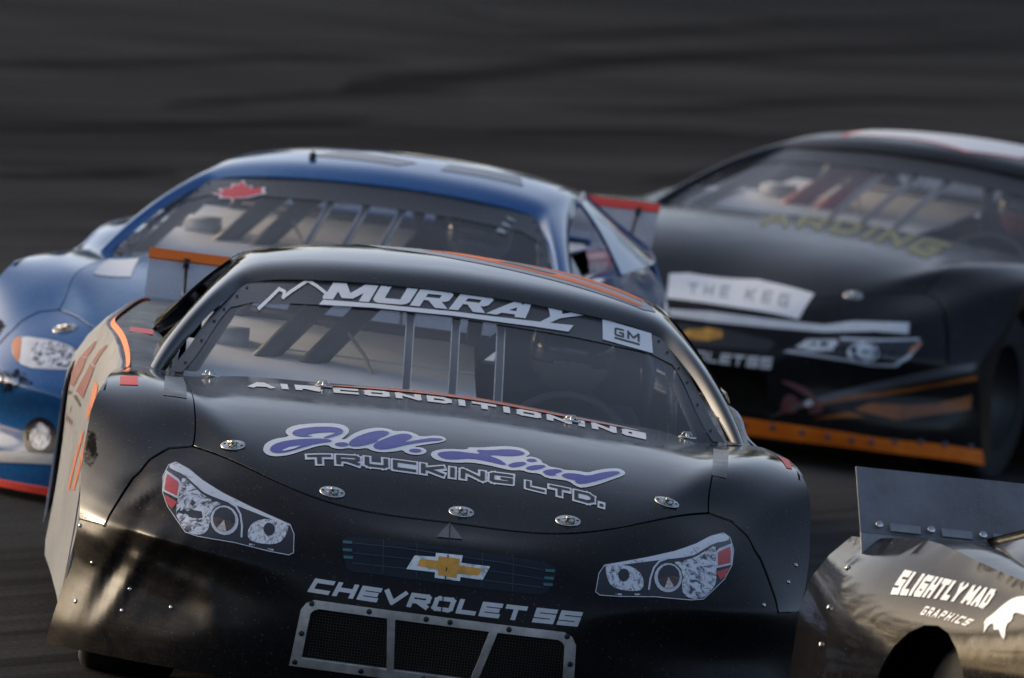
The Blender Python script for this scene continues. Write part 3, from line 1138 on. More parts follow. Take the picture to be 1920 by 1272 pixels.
    # straps behind the windshield
    for x in (-.125, .008, .140):
        a = np.full(14, 0.0)
        s = np.linspace(.8, 4, 14)
        # follow the glass at constant x
        pa, pb = [], []
        for q in s:
            row = GLASSS.pt(np.linspace(-4, 4, 161), np.full(161, q))
            for lst, xx in ((pa, x - .013), (pb, x + .013)):
                yy = np.interp(xx, row[:, 0], row[:, 1])
                zz = np.interp(xx, row[:, 0], row[:, 2])
                lst.append((xx, yy + .03, zz - .012))
        br = link('windshield_brace', cached('brace%.2f' % x, lambda: strip(pa, pb, .004), False), M_BRACE, root)
        for e in (-1, 1):
            qa = [(p[0] + (0 if e < 0 else .023), p[1] - .004, p[2] + .003) for p in pa]
            qb = [(p[0] + .003, p[1], p[2]) for p in qa]
            link('brace_edge', cached('brace_edge%.2f%d' % (x, e), lambda: strip(qa, qb, .003), False), M_ALU, br)
    car['bvh_shell'] = sh.bvh()
    return car

# where the other cars' middles stand: x, y, yaw, z, roll, pitch, size
Q_BLUE = (-.165, 8.29, -.1948, 0, -.0238, .0270, (.948, .97, .988))
Q_REAR = (2.117, 15.04, -.4043, 0, .0053, .0030, 1.05)
Q_NEAR = (2.637, -3.006, .2952, 0, 0, 0, 1.0)

# ------------------------------------------------------------------ the place: asphalt, far bank, trees round the track


def asphalt():
    m, N, L, B = nt('asphalt')
    tc = N.new('ShaderNodeTexCoord')
    # tyre-polished lanes run away from the camera to the right
    def lanes(scale, sx, detail, rot, dist):
        vr = N.new('ShaderNodeVectorRotate')
        vr.rotation_type = 'Z_AXIS'
        vr.inputs['Angle'].default_value = rad(rot)
        L.new(tc.outputs['Object'], vr.inputs['Vector'])
        mp = N.new('ShaderNodeMapping')
        mp.inputs['Scale'].default_value = (sx, .012, 1)
        L.new(vr.outputs[0], mp.inputs[0])
        t = N.new('ShaderNodeTexNoise')
        t.inputs['Scale'].default_value = scale
        t.inputs['Detail'].default_value = detail
        t.inputs['Roughness'].default_value = .6
        t.inputs['Distortion'].default_value = dist
        L.new(mp.outputs[0], t.inputs['Vector'])
        return t
    a = lanes(1.0, .75, 5, 22, .15)
    b = lanes(1.0, 3.1, 4, 24, .1)
    c = lanes(1.0, .30, 3, 20, .3)
    d = lanes(1.0, 9.0, 5, 23, .08)
    ra = ramp(N, L, a.outputs['Fac'], .34, .66, g3(.0), g3(1))
    rb = ramp(N, L, b.outputs['Fac'], .35, .65, g3(.0), g3(1))
    rc = ramp(N, L, c.outputs['Fac'], .35, .62, g3(.0), g3(1))
    s1 = N.new('ShaderNodeMix'); s1.data_type = 'FLOAT'; s1.inputs['Factor'].default_value = .38
    L.new(ra.outputs[0], s1.inputs['A']); L.new(rb.outputs[0], s1.inputs['B'])
    s2 = N.new('ShaderNodeMix'); s2.data_type = 'FLOAT'; s2.inputs['Factor'].default_value = .4
    L.new(s1.outputs['Result'], s2.inputs['A']); L.new(rc.outputs[0], s2.inputs['B'])
    rd = ramp(N, L, d.outputs['Fac'], .38, .62, g3(0), g3(1))
    s3 = N.new('ShaderNodeMix'); s3.data_type = 'FLOAT'; s3.inputs['Factor'].default_value = .30
    L.new(s2.outputs['Result'], s3.inputs['A']); L.new(rd.outputs[0], s3.inputs['B'])
    col = ramp(N, L, s3.outputs['Result'], .28, .72, (.014, .014, .0142), (.054, .0535, .053))
    # stones in the asphalt
    st = N.new('ShaderNodeTexNoise'); st.inputs['Scale'].default_value = 55; st.inputs['Detail'].default_value = 6; st.inputs['Roughness'].default_value = .75
    L.new(tc.outputs['Object'], st.inputs['Vector'])
    rs = ramp(N, L, st.outputs['Fac'], .3, .72, g3(.45), g3(1.7))
    pt = N.new('ShaderNodeTexNoise'); pt.inputs['Scale'].default_value = .35; pt.inputs['Detail'].default_value = 5
    L.new(tc.outputs['Object'], pt.inputs['Vector'])
    rp = ramp(N, L, pt.outputs['Fac'], .3, .7, g3(.8), g3(1.2))
    m1 = N.new('ShaderNodeMix'); m1.data_type = 'RGBA'; m1.blend_type = 'MULTIPLY'; m1.inputs['Factor'].default_value = 1
    L.new(col.outputs[0], m1.inputs['A']); L.new(rs.outputs[0], m1.inputs['B'])
    m2 = N.new('ShaderNodeMix'); m2.data_type = 'RGBA'; m2.blend_type = 'MULTIPLY'; m2.inputs['Factor'].default_value = 1
    L.new(m1.outputs['Result'], m2.inputs['A']); L.new(rp.outputs[0], m2.inputs['B'])
    L.new(m2.outputs['Result'], B.inputs['Base Color'])
    B.inputs['Roughness'].default_value = 1.0
    B.inputs['Specular IOR Level'].default_value = .02
    bp = N.new('ShaderNodeBump'); bp.inputs['Distance'].default_value = .004; bp.inputs['Strength'].default_value = .8
    L.new(st.outputs['Fac'], bp.inputs['Height'])
    L.new(bp.outputs[0], B.inputs['Normal'])
    return m


M_ASPHALT = asphalt()


def build_track():
    xs = np.concatenate([np.linspace(-700, -60, 12), np.linspace(-50, 50, 41), np.linspace(60, 700, 12)])
    ys = np.concatenate([np.linspace(-500, -40, 8), np.linspace(-35, 150, 75), np.linspace(170, 900, 12)])
    V = [(x, y, 0.0) for x in xs for y in ys]
    n = len(ys)
    Fc = [(i * n + j, (i + 1) * n + j, (i + 1) * n + j + 1, i * n + j + 1) for i in range(len(xs) - 1) for j in range(n - 1)]
    o = link('track', mesh('track', V, Fc), M_ASPHALT)
    tag(o, kind='structure')
    return o


TRACK = build_track()


def foliage_mat():
    m, N, L, B = nt('foliage')
    n = tex_noise(N, L, .6, 5, .6)
    c = ramp(N, L, n.outputs['Fac'], .3, .7, (.020, .028, .012), (.05, .062, .025))
    L.new(c.outputs[0], B.inputs['Base Color'])
    B.inputs['Roughness'].default_value = .8
    B.inputs['Specular IOR Level'].default_value = .1
    return m


def build_trees():
    """the wood round the track, mirrored in the paint; it stands beyond the top of the picture"""
    rng = random.Random(5)
    V, Fc = [], []
    k = 0
    for ring, (R0, H) in enumerate(((104, 14), (112, 17))):
        n = 130
        for i in range(n):
            t = 2 * math.pi * (i + rng.random() * .7) / n
            R = R0 + rng.uniform(-6, 6)
            if math.cos(t) < -.25:
                continue
            cx, cy = R * math.sin(t), 10 + R * math.cos(t)
            az = (math.degrees(t) + 180) % 360 - 180
            h = H * rng.uniform(.72, 1.15) * (1.3 if -85 < az < -20 else 1.0)  # left-back trees made taller to block the low sun and darken reflections
            w = rng.uniform(2.4, 4.2)
            for j in range(110):
                z = h * (rng.random() ** .8)
                prof = (1 - (z / h) ** 1.5) * .9 + .12
                a, rr = rng.uniform(0, 6.283), w * prof * math.sqrt(rng.random())
                p = Vector((cx + rr * math.cos(a), cy + rr * math.sin(a), z + .2))
                s = rng.uniform(.5, 1.15)
                u = Vector((rng.gauss(0, 1), rng.gauss(0, 1), rng.gauss(0, 1))).normalized()
                w2 = u.cross(Vector((rng.gauss(0, 1), rng.gauss(0, 1), rng.gauss(0, 1)))).normalized()
                V += [p + u * s, p + w2 * s, p - u * s * .8, p - w2 * s]
                Fc.append((k, k + 1, k + 2, k + 3))
                k += 4
    o = link('wood', mesh('wood', V, Fc, False), foliage_mat())
    tag(o, 'dark wood standing all round the race track', 'wood', kind='stuff')


build_trees()

# ------------------------------------------------------------------ the cars
P_BLACK = paint('black_gloss', (.008, .008, .009), .08, .012, coat=.25, spec=.5, rvar=.05, wave=.0012)
P_HOOD = paint('black_hood', (.005, .005, .0053), .11, .016, spec=.30, rvar=.05, wave=.001)
P_NOSE = paint('black_nose_plastic', (.010, .010, .011), .34, .02, spec=.16, rvar=.1, wave=.0015)
P_WHITE = paint('white_side', (.31, .325, .35), .35, .12, spec=.25)


def scraped_nose():
    """the nose plastic with rubbed, dusty creases on the hit corner"""
    m = P_NOSE.copy()
    m.name = 'black_nose_scraped'
    N, L = m.node_tree.nodes, m.node_tree.links
    B = N['Principled BSDF']
    tc = N.new('ShaderNodeTexCoord')
    sx = N.new('ShaderNodeSeparateXYZ')
    L.new(tc.outputs['Object'], sx.inputs[0])
    mr = N.new('ShaderNodeMapRange')
    mr.inputs['From Min'].default_value = -.48
    mr.inputs['From Max'].default_value = -.80
    L.new(sx.outputs['X'], mr.inputs['Value'])
    a = tex_noise(N, L, 9, 8, .72, dist=1.5)
    b = tex_noise(N, L, 30, 6, .7, stretch=((.5, 1, 3.5), (0, .5, 0)))
    ra = ramp(N, L, a.outputs['Fac'], .40, .68, g3(0), g3(1))
    rb = ramp(N, L, b.outputs['Fac'], .42, .66, g3(.3), g3(1))
    mu = N.new('ShaderNodeMath'); mu.operation = 'MULTIPLY'
    L.new(ra.outputs[0], mu.inputs[0]); L.new(rb.outputs[0], mu.inputs[1])
    mv = N.new('ShaderNodeMath'); mv.operation = 'MULTIPLY'
    L.new(mu.outputs[0], mv.inputs[0]); L.new(mr.outputs[0], mv.inputs[1])
    old = B.inputs['Base Color'].links[0].from_socket
    mx = N.new('ShaderNodeMix'); mx.data_type = 'RGBA'
    mx.inputs['B'].default_value = (.060, .042, .026, 1)
    L.new(mv.outputs[0], mx.inputs['Factor'])
    L.new(old, mx.inputs['A'])
    L.new(mx.outputs['Result'], B.inputs['Base Color'])
    return m


P_NOSEHIT = scraped_nose()
P_BLUE = paint('blue_gloss', (.004, .092, .29), .10, .05, coat=.4, dustcol=(.3, .32, .36), rvar=.05, wave=.001)
P_BLUEHOOD = paint('blue_hood_sheen', (.02, .12, .31), .22, .08, dustcol=(.4, .42, .46))  # hood blue lightened to carry the pale sky reflection in its colour
P_SATIN = paint('satin_black', (.009, .009, .010), .20, .02, spec=.2, wave=.001)
P_DEEP = paint('deep_black', (.008, .008, .009), .09, .03, spec=.05, rvar=.03, wave=.0012)

M_ORANGELIP = flat('orange_lip', (1.0, .18, .01), .5, var=.3, scale=7)
MAIN = build_car('black race car in front with a mountain logo on its windshield banner', None,
                 dict(nose=P_NOSEHIT, hood=P_HOOD, fender=P_HOOD, roof=P_BLACK, side=P_WHITE, top=P_BLACK, sail=P_BLACK, tail=P_BLACK, edge=M_ORANGE, ledge=P_NOSE),
                 (0, 0, 0), (0, 0, 0), hit=True)


def at(q):
    """location, rotation for a car whose middle (2.3 m behind the nose) stands at q = x, y, yaw, z, roll, pitch"""
    x, y, yaw, z, roll, pit, k = q
    Rm = Matrix.Rotation(yaw, 3, 'Z') @ Matrix.Rotation(pit, 3, 'X') @ Matrix.Rotation(roll, 3, 'Y')
    o = Vector((x, y, z)) + Rm @ (Vector((0, -2.3, 0)) * (k[1] if isinstance(k, tuple) else k))
    return o, Rm.to_euler(), k


BLUE = build_car('blue race car with a red maple leaf on its windshield banner', None,
                 dict(nose=P_BLUE, hood=P_BLUEHOOD, fender=P_BLUE, roof=P_BLUE, side=P_BLUE, top=P_BLUE, sail=P_BLUE, tail=P_BLUE, edge=M_REDTAPE, splitter=M_REDTAPE, lip=.20),
                 *at(Q_BLUE))
REAR = build_car('black race car at the back with an orange lip under its nose', None,
                 dict(nose=P_SATIN, hood=P_SATIN, fender=P_SATIN, roof=P_SATIN, side=P_SATIN, top=P_SATIN, sail=P_SATIN, tail=P_SATIN, splitter=M_ORANGELIP, lip=.42, cage2=M_CAGERED),
                 *at(Q_REAR))
NEAR = build_car('glossy black race car at lower right with a smoky clear rear spoiler', None,
                 dict(nose=P_DEEP, hood=P_DEEP, fender=P_DEEP, roof=P_DEEP, side=P_DEEP, top=P_DEEP, sail=P_DEEP, tail=P_DEEP, spoiler=M_SMOKE, norods=True, span=(-.95, .70)),
                 *at(Q_NEAR))

# ------------------------------------------------------------------ print, tape and small hardware
DK = {
    'grille': [(-0.2865, 0.5174), (-0.2664, 0.5298), (-0.0618, 0.5354), (0.1552, 0.531), (0.2641, 0.5281), (0.2978, 0.517), (0.3019, 0.5025), (0.2915, 0.4735), (0.2785, 0.446), (0.2194, 0.4416), (0.0033, 0.4415), (-0.2126, 0.4426), (-0.2607, 0.4389), (-0.2755, 0.4708)],
    'bowtie': [(-0.105, 0.4659), (-0.0868, 0.5027), (-0.0305, 0.5061), (-0.03, 0.5162), (0.0428, 0.5184), (0.0406, 0.4995), (0.1195, 0.4997), (0.1033, 0.4627), (0.0427, 0.4636), (0.0429, 0.4527), (-0.0262, 0.453), (-0.0269, 0.4675)],
    'bowgold': [(-0.0768, 0.4783), (-0.0709, 0.496), (-0.0224, 0.4969), (-0.022, 0.5082), (0.0357, 0.509), (0.0339, 0.492), (0.0999, 0.4913), (0.0902, 0.4731), (0.032, 0.4711), (0.0324, 0.4592), (-0.0181, 0.4613), (-0.0182, 0.4753)],
    'tri': [(0.002, 0.5894), (0.0393, 0.5567), (-0.0321, 0.5546)],
    'gl0': [(-0.258, 0.5136), (-0.1139, 0.5179), (0.0079, 0.5158), (0.1461, 0.5138), (0.2661, 0.5072)],
    'gl1': [(-0.2551, 0.4889), (-0.111, 0.4931), (0.0108, 0.4908), (0.1489, 0.4889), (0.2685, 0.4852)],
    'gl2': [(-0.2519, 0.4635), (-0.1079, 0.4676), (0.0138, 0.4653), (0.1519, 0.4634), (0.271, 0.4634)],
    'gv0': [(-0.1749, 0.5329), (-0.1669, 0.4475)],
    'gv1': [(-0.0833, 0.5343), (-0.0752, 0.4473)],
    'gv2': [(0.0955, 0.5317), (0.1032, 0.446)],
    'gv3': [(0.1797, 0.5303), (0.1872, 0.4446)],
    'tl0': [(-0.2842, 0.5157), (-0.2585, 0.5175), (-0.2577, 0.5107), (-0.2823, 0.509)],
    'tl1': [(-0.2819, 0.4965), (-0.2562, 0.4984), (-0.2554, 0.4914), (-0.28, 0.4897)],
    'tl2': [(-0.2775, 0.4788), (-0.2519, 0.4806), (-0.251, 0.4735), (-0.2756, 0.4718)],
    'tl3': [(0.2691, 0.51), (0.2951, 0.5113), (0.2958, 0.5044), (0.2709, 0.5032)],
    'tl4': [(0.2684, 0.4913), (0.2943, 0.4926), (0.295, 0.4856), (0.2702, 0.4844)],
    'tl5': [(0.2675, 0.4749), (0.2934, 0.4763), (0.2942, 0.4691), (0.2694, 0.4679)],
    'chev': [(-0.3583, 0.3721), (0.0098, 0.3678), (0.3789, 0.3718), (-0.3504, 0.4106), (0.0102, 0.4072), (0.3802, 0.4116)],
    'frame_o': [(-0.3731, 0.1725), (-0.3696, 0.3223), (-0.3587, 0.3418), (-0.3385, 0.3523), (0.0036, 0.354), (0.339, 0.3522), (0.3733, 0.3398), (0.3839, 0.3219), (0.3921, 0.2491)],
    'frame_i': [(-0.3472, 0.1932), (-0.3481, 0.3146), (-0.3357, 0.3311), (-0.1439, 0.3266), (0.1529, 0.3271), (0.342, 0.3298), (0.3601, 0.3166), (0.3696, 0.2465)],
    'div1': [(-0.1431, 0.3212), (-0.1246, 0.3237), (-0.0902, 0.2008), (-0.1051, 0.1988)],
    'div2': [(0.1426, 0.323), (0.1629, 0.3245), (0.1412, 0.2149), (0.1227, 0.2124)],
    'fbolts': [(-0.3435, 0.337), (-0.1834, 0.3404), (-0.0243, 0.3406), (0.0391, 0.3423), (0.2035, 0.3362), (0.3608, 0.3319), (-0.3634, 0.1812)],
    'h_base': [(0.4298, 0.5363), (0.542, 0.5644), (0.6222, 0.5869), (0.6803, 0.6089), (0.7187, 0.6284), (0.7576, 0.6392), (0.7759, 0.6301), (0.7869, 0.6035), (0.7833, 0.5664), (0.7645, 0.5319), (0.7354, 0.5032), (0.7088, 0.4789), (0.6759, 0.474), (0.5745, 0.4724), (0.4745, 0.4631), (0.4243, 0.4611), (0.4123, 0.4681), (0.4165, 0.5147)],
    'h_top': [(0.542, 0.564), (0.6173, 0.5843), (0.6803, 0.6085), (0.7187, 0.6276), (0.7571, 0.6382), (0.7738, 0.6304), (0.7707, 0.6226), (0.7318, 0.6149), (0.7012, 0.5979), (0.6787, 0.5832), (0.6586, 0.5771), (0.6207, 0.5693), (0.5929, 0.565), (0.5728, 0.5606), (0.4314, 0.5319), (0.4299, 0.5354)],
    'h_chrome': [(0.6414, 0.5646), (0.679, 0.5777), (0.7014, 0.5915), (0.7344, 0.6109), (0.7362, 0.5942), (0.7394, 0.5572), (0.7416, 0.526), (0.7351, 0.5076), (0.7087, 0.4807), (0.6757, 0.4758), (0.6521, 0.4853), (0.6469, 0.5049), (0.6592, 0.5284), (0.6551, 0.5503)],
    'h_redw': [(0.7354, 0.5941), (0.745, 0.6032), (0.78, 0.6169), (0.7844, 0.5991), (0.7832, 0.5675), (0.7395, 0.5561)],
    'h_red': [(0.7415, 0.5913), (0.7452, 0.5958), (0.7757, 0.6089), (0.7784, 0.5967), (0.7783, 0.571), (0.743, 0.5619)],
    'h_red2': [(0.7388, 0.5471), (0.7758, 0.5594), (0.7667, 0.5388), (0.7518, 0.5278)],
    'h_ring': [(0.6459, 0.5249), (0.6445, 0.5126), (0.6386, 0.5013), (0.629, 0.4924), (0.6168, 0.4871), (0.6035, 0.4858), (0.5907, 0.4888), (0.5799, 0.4958), (0.5724, 0.5059), (0.5691, 0.5179), (0.5705, 0.5302), (0.5764, 0.5415), (0.586, 0.5503), (0.5983, 0.5557), (0.6117, 0.5569), (0.6245, 0.5539), (0.6353, 0.5469), (0.6427, 0.5369)],
    'h_disc': [(0.639, 0.5261), (0.6379, 0.5159), (0.6333, 0.5066), (0.6257, 0.4993), (0.6161, 0.4949), (0.6055, 0.494), (0.5954, 0.4965), (0.5869, 0.5023), (0.5809, 0.5106), (0.5783, 0.5205), (0.5794, 0.5307), (0.584, 0.54), (0.5916, 0.5472), (0.6013, 0.5516), (0.6118, 0.5526), (0.622, 0.55), (0.6305, 0.5443), (0.6364, 0.5359)],
    'h_dark': [(0.579, 0.5188), (0.5958, 0.5248), (0.6086, 0.5238), (0.6211, 0.5271), (0.6386, 0.5243), (0.6354, 0.5396), (0.6219, 0.5506), (0.6065, 0.5521), (0.5916, 0.5478), (0.5803, 0.5346)],
    'h_fan': [(0.6082, 0.5226), (0.6257, 0.4996), (0.6133, 0.4947), (0.5993, 0.4956)],
    'h_shell': [(0.6187, 0.5603), (0.6389, 0.5643), (0.6602, 0.5508), (0.6672, 0.5246), (0.6694, 0.4935), (0.6521, 0.4853), (0.6456, 0.5048), (0.6491, 0.5274), (0.6399, 0.5489)],
    'h_arc': [(0.5567, 0.4886), (0.5584, 0.5146), (0.5665, 0.5422), (0.5806, 0.559), (0.6004, 0.567)],
    'h_small': [(0.4316, 0.5297), (0.4424, 0.5364), (0.4927, 0.5426), (0.5241, 0.5316), (0.5408, 0.513), (0.5405, 0.4859), (0.5133, 0.4786), (0.4677, 0.4809), (0.4436, 0.4945)],
    'h_bulb': [(0.5003, 0.5182), (0.4998, 0.5127), (0.4975, 0.5078), (0.4936, 0.5039), (0.4887, 0.5015), (0.4833, 0.501), (0.4781, 0.5024), (0.4736, 0.5055), (0.4705, 0.5099), (0.4691, 0.5152), (0.4696, 0.5207), (0.4719, 0.5256), (0.4757, 0.5295), (0.4807, 0.5318), (0.4861, 0.5323), (0.4914, 0.531), (0.4958, 0.5279), (0.4989, 0.5234)],
    'h_bits': [(0.4663, 0.4696), (0.4838, 0.4706), (0.4842, 0.4664), (0.4667, 0.4657), (0.5187, 0.4751), (0.5339, 0.475), (0.5342, 0.471), (0.5191, 0.4706)],
    'jw_o': [(-0.5247, 0.5385), (-0.5191, 0.5794), (-0.4969, 0.6233), (-0.4536, 0.6545), (-0.4666, 0.6828), (-0.4661, 0.7248), (-0.4448, 0.7767), (-0.3954, 0.8205), (-0.3427, 0.8494), (-0.312, 0.8509), (-0.2921, 0.8113), (-0.2929, 0.7513), (-0.3075, 0.6945), (-0.3128, 0.6766), (-0.299, 0.6834), (-0.2831, 0.7454), (-0.2503, 0.8239), (-0.2114, 0.8738), (-0.1805, 0.8741), (-0.165, 0.8524), (-0.1329, 0.8789), (-0.1048, 0.8591), (-0.0935, 0.8301), (-0.0488, 0.8745), (-0.0264, 0.8694), (-0.0193, 0.8378), (-0.0318, 0.8028), (-0.0763, 0.7572), (-0.115, 0.7106), (-0.0872, 0.7208), (-0.073, 0.6993), (-0.0782, 0.6646), (-0.103, 0.6409), (-0.1309, 0.6422), (-0.1411, 0.668), (-0.1589, 0.6449), (-0.2002, 0.6129), (-0.2282, 0.6172), (-0.2397, 0.6332), (-0.2698, 0.6051), (-0.2893, 0.6088), (-0.3138, 0.5854), (-0.3361, 0.5889), (-0.3477, 0.61), (-0.3749, 0.5919), (-0.4123, 0.5456), (-0.4494, 0.5047), (-0.4844, 0.4866), (-0.5093, 0.4907), (-0.5224, 0.5131)],
    'jw_1': [(-0.4502, 0.687), (-0.4385, 0.7274), (-0.3948, 0.7714), (-0.3506, 0.7978), (-0.3171, 0.7972), (-0.307, 0.7666), (-0.3163, 0.722), (-0.3543, 0.663), (-0.3654, 0.6654), (-0.3275, 0.7329), (-0.3291, 0.7435), (-0.3691, 0.7224), (-0.4046, 0.6899), (-0.4098, 0.673), (-0.385, 0.6741), (-0.4206, 0.6571), (-0.4428, 0.6639)],
    'jw_2': [(-0.5068, 0.5381), (-0.4956, 0.5761), (-0.4636, 0.6126), (-0.4147, 0.6407), (-0.3543, 0.662), (-0.3318, 0.6464), (-0.3808, 0.6072), (-0.4237, 0.5585), (-0.4529, 0.5257), (-0.4825, 0.5079), (-0.5019, 0.513)],
    'jw_hl': [(-0.4722, 0.5295), (-0.4538, 0.5561), (-0.4214, 0.5768), (-0.4398, 0.5472), (-0.4666, 0.5253)],
    'jw_3': [(-0.2918, 0.636), (-0.2928, 0.6293), (-0.296, 0.6224), (-0.3009, 0.6162), (-0.307, 0.6114), (-0.3135, 0.6086), (-0.3196, 0.608), (-0.3247, 0.6098), (-0.328, 0.6136), (-0.3293, 0.6191), (-0.3283, 0.6257), (-0.3251, 0.6325), (-0.3202, 0.6388), (-0.3142, 0.6437), (-0.3076, 0.6467), (-0.3015, 0.6474), (-0.2964, 0.6457), (-0.2931, 0.6416)],
    'jw_4': [(-0.2928, 0.6429), (-0.2797, 0.6987), (-0.2443, 0.7795), (-0.2056, 0.8368), (-0.1804, 0.8366), (-0.1829, 0.7993), (-0.2131, 0.731), (-0.2115, 0.709), (-0.2401, 0.6605), (-0.2702, 0.6266), (-0.2869, 0.6248)],
    'jw_5': [(-0.2233, 0.6555), (-0.2182, 0.687), (-0.1882, 0.7566), (-0.1551, 0.8222), (-0.13, 0.8436), (-0.1145, 0.8234), (-0.1213, 0.7909), (-0.1432, 0.7351), (-0.0933, 0.7961), (-0.0599, 0.8346), (-0.0319, 0.8424), (-0.0291, 0.8267), (-0.0765, 0.7837), (-0.1319, 0.7211), (-0.1676, 0.6674), (-0.2006, 0.6359), (-0.2188, 0.6352)],
    'jw_6': [(-0.0891, 0.6863), (-0.09, 0.6802), (-0.093, 0.6737), (-0.0975, 0.6678), (-0.1031, 0.6629), (-0.1091, 0.6599), (-0.1147, 0.6588), (-0.1193, 0.66), (-0.1224, 0.6633), (-0.1235, 0.6683), (-0.1225, 0.6744), (-0.1196, 0.681), (-0.1151, 0.6872), (-0.1095, 0.6922), (-0.1035, 0.6954), (-0.0978, 0.6964), (-0.0932, 0.695), (-0.0902, 0.6915)],
    'li_o': [(-0.0643, 0.666), (-0.0548, 0.7064), (-0.0179, 0.7432), (0.0409, 0.7589), (0.0393, 0.7852), (0.078, 0.7994), (0.109, 0.8239), (0.1526, 0.852), (0.1898, 0.8507), (0.2113, 0.8143), (0.2126, 0.7761), (0.1986, 0.7515), (0.2234, 0.7622), (0.2449, 0.7349), (0.2463, 0.7062), (0.2602, 0.6946), (0.2663, 0.6749), (0.2972, 0.6709), (0.3095, 0.6599), (0.3436, 0.67), (0.3745, 0.6641), (0.3934, 0.6974), (0.4345, 0.7491), (0.4629, 0.7702), (0.4797, 0.7452), (0.4777, 0.7081), (0.4523, 0.6577), (0.4053, 0.5767), (0.3591, 0.5268), (0.3375, 0.5395), (0.3219, 0.5681), (0.2942, 0.5722), (0.2604, 0.5712), (0.2387, 0.6056), (0.2111, 0.6027), (0.1895, 0.6201), (0.165, 0.6091), (0.1404, 0.6164), (0.0972, 0.6369), (0.0478, 0.6449), (0.0141, 0.6286), (-0.0259, 0.6221), (-0.0539, 0.6328)],
    'li_1': [(-0.0467, 0.6744), (-0.0331, 0.7034), (0.0039, 0.7269), (0.0441, 0.7267), (0.0781, 0.7272), (0.0595, 0.7648), (0.1028, 0.7776), (0.1462, 0.8093), (0.1803, 0.8163), (0.2003, 0.7895), (0.1894, 0.7598), (0.1522, 0.7353), (0.1121, 0.7347), (0.0967, 0.7211), (0.1276, 0.6965), (0.1493, 0.6521), (0.134, 0.6476), (0.0969, 0.6658), (0.0475, 0.6788), (0.0046, 0.65), (-0.0293, 0.6436)],
    'li_2': [(0.1494, 0.6453), (0.1677, 0.6781), (0.1954, 0.695), (0.2047, 0.6798), (0.1863, 0.6502), (0.1618, 0.6315)],
    'li_3': [(0.231, 0.7231), (0.2301, 0.7172), (0.2277, 0.7114), (0.224, 0.7064), (0.2194, 0.7028), (0.2146, 0.701), (0.2101, 0.7012), (0.2064, 0.7033), (0.204, 0.7072), (0.2031, 0.7123), (0.204, 0.7181), (0.2064, 0.7239), (0.2101, 0.729), (0.2147, 0.7328), (0.2195, 0.7347), (0.224, 0.7346), (0.2277, 0.7324), (0.2301, 0.7284)],
    'li_4': [(0.1986, 0.637), (0.217, 0.6659), (0.2478, 0.6843), (0.2586, 0.6742), (0.2386, 0.6392), (0.211, 0.6213)],
    'li_5': [(0.2463, 0.6172), (0.2601, 0.6433), (0.2941, 0.6589), (0.3048, 0.6423), (0.2786, 0.613), (0.2879, 0.6019), (0.2603, 0.5916)],
    'li_6': [(0.2987, 0.6055), (0.3125, 0.6301), (0.3434, 0.6381), (0.3744, 0.6296), (0.412, 0.6863), (0.4498, 0.7271), (0.4655, 0.7288), (0.4589, 0.7007), (0.4054, 0.6093), (0.3559, 0.5529), (0.3374, 0.5605), (0.3404, 0.5793), (0.3095, 0.5862)],
    'truck': [(-0.4042, 0.4405), (-0.1148, 0.5002), (0.1727, 0.4967), (-0.41, 0.5207), (-0.117, 0.5891), (0.1728, 0.5835)],
    'ltd': [(0.1978, 0.4837), (0.313, 0.4428), (0.4256, 0.4131), (0.1968, 0.5487), (0.3118, 0.5224), (0.4261, 0.4936)],
    'air': [(-0.5666, 1.218), (-0.0119, 1.3268), (0.5433, 1.2711), (-0.567, 1.3512), (-0.0097, 1.4811), (0.5536, 1.5682)],
    'pins': [(-0.6071, 0.5529, 0.7013), (-0.325, 0.3148, 0.6265), (0.0315, 0.3308, 0.617), (0.3231, 0.3236, 0.6303), (0.5945, 0.5416, 0.6995)],
    'clips': [(-0.6831, 1.7647, 0.7986), (-0.3624, 1.5891, 0.8218), (0.3455, 1.5008, 0.8207), None],
    'tapeR': [(0.9273, 1.4128), None, None, (0.9395, 1.0787)],
    'tapeL': [(-0.9393, 1.227), (-0.8906, 1.2304), (-0.8861, 1.0475), (-0.9364, 1.0623)],
    'scuff': [(-1.0042, 0.6727), (-0.996, 0.6784), (-0.9849, 0.6645), (-0.9836, 0.6405), (-0.972, 0.6228), (-0.9757, 0.602), (-0.9873, 0.5895), (-1.0007, 0.5885), (-1.0102, 0.6065), (-1.0071, 0.6314), (-1.0056, 0.652)],
    'rivets': [(-0.929, 0.3748, 0.455), (-0.9952, 0.4864, 0.4343), None, (-0.9487, 0.4312, 0.3415), (-0.9801, 0.4526, 0.2292), (-0.8372, 0.3034, 0.2949), (-0.8513, 0.2994, 0.2346), (-0.7204, 0.2273, 0.2669), (0.8826, 0.3087, 0.4729), (0.9526, 0.4995, 0.5285), (0.9729, 0.5983, 0.57)],
    'seamR': [(0.7534, 1.5104), (0.7917, 1.4014), (0.7635, 0.8109), (0.7209, 0.8033)],
    'seamL': [(-0.8142, 1.4394), (-0.7618, 1.6893), (-0.748, 0.8949), (-0.8136, 0.9188)],
    'murray': [(-0.3848, 1.0242), (-0.0119, 1.0421), (0.3292, 1.0402), (-0.3582, 1.0683), (0.0206, 1.0856), (0.407, 1.073)],
    'mbar': [(-0.383, 1.0218), (-0.394, 1.0084), (-0.2363, 1.02), (-0.0029, 1.0269), (0.2323, 1.0252), (0.3364, 1.0221), (0.3498, 1.0395), (0.2315, 1.0386), (-0.0037, 1.0376), (-0.2373, 1.0306)],
    'mount': [(-0.5677, 0.9751), (-0.5363, 1.0064), (-0.5131, 1.0317), (-0.4966, 1.0275), (-0.4988, 1.0129), (-0.4755, 1.0323), (-0.4327, 1.0642), (-0.4044, 1.0537), (-0.3756, 1.0387), (-0.3822, 1.0255)],
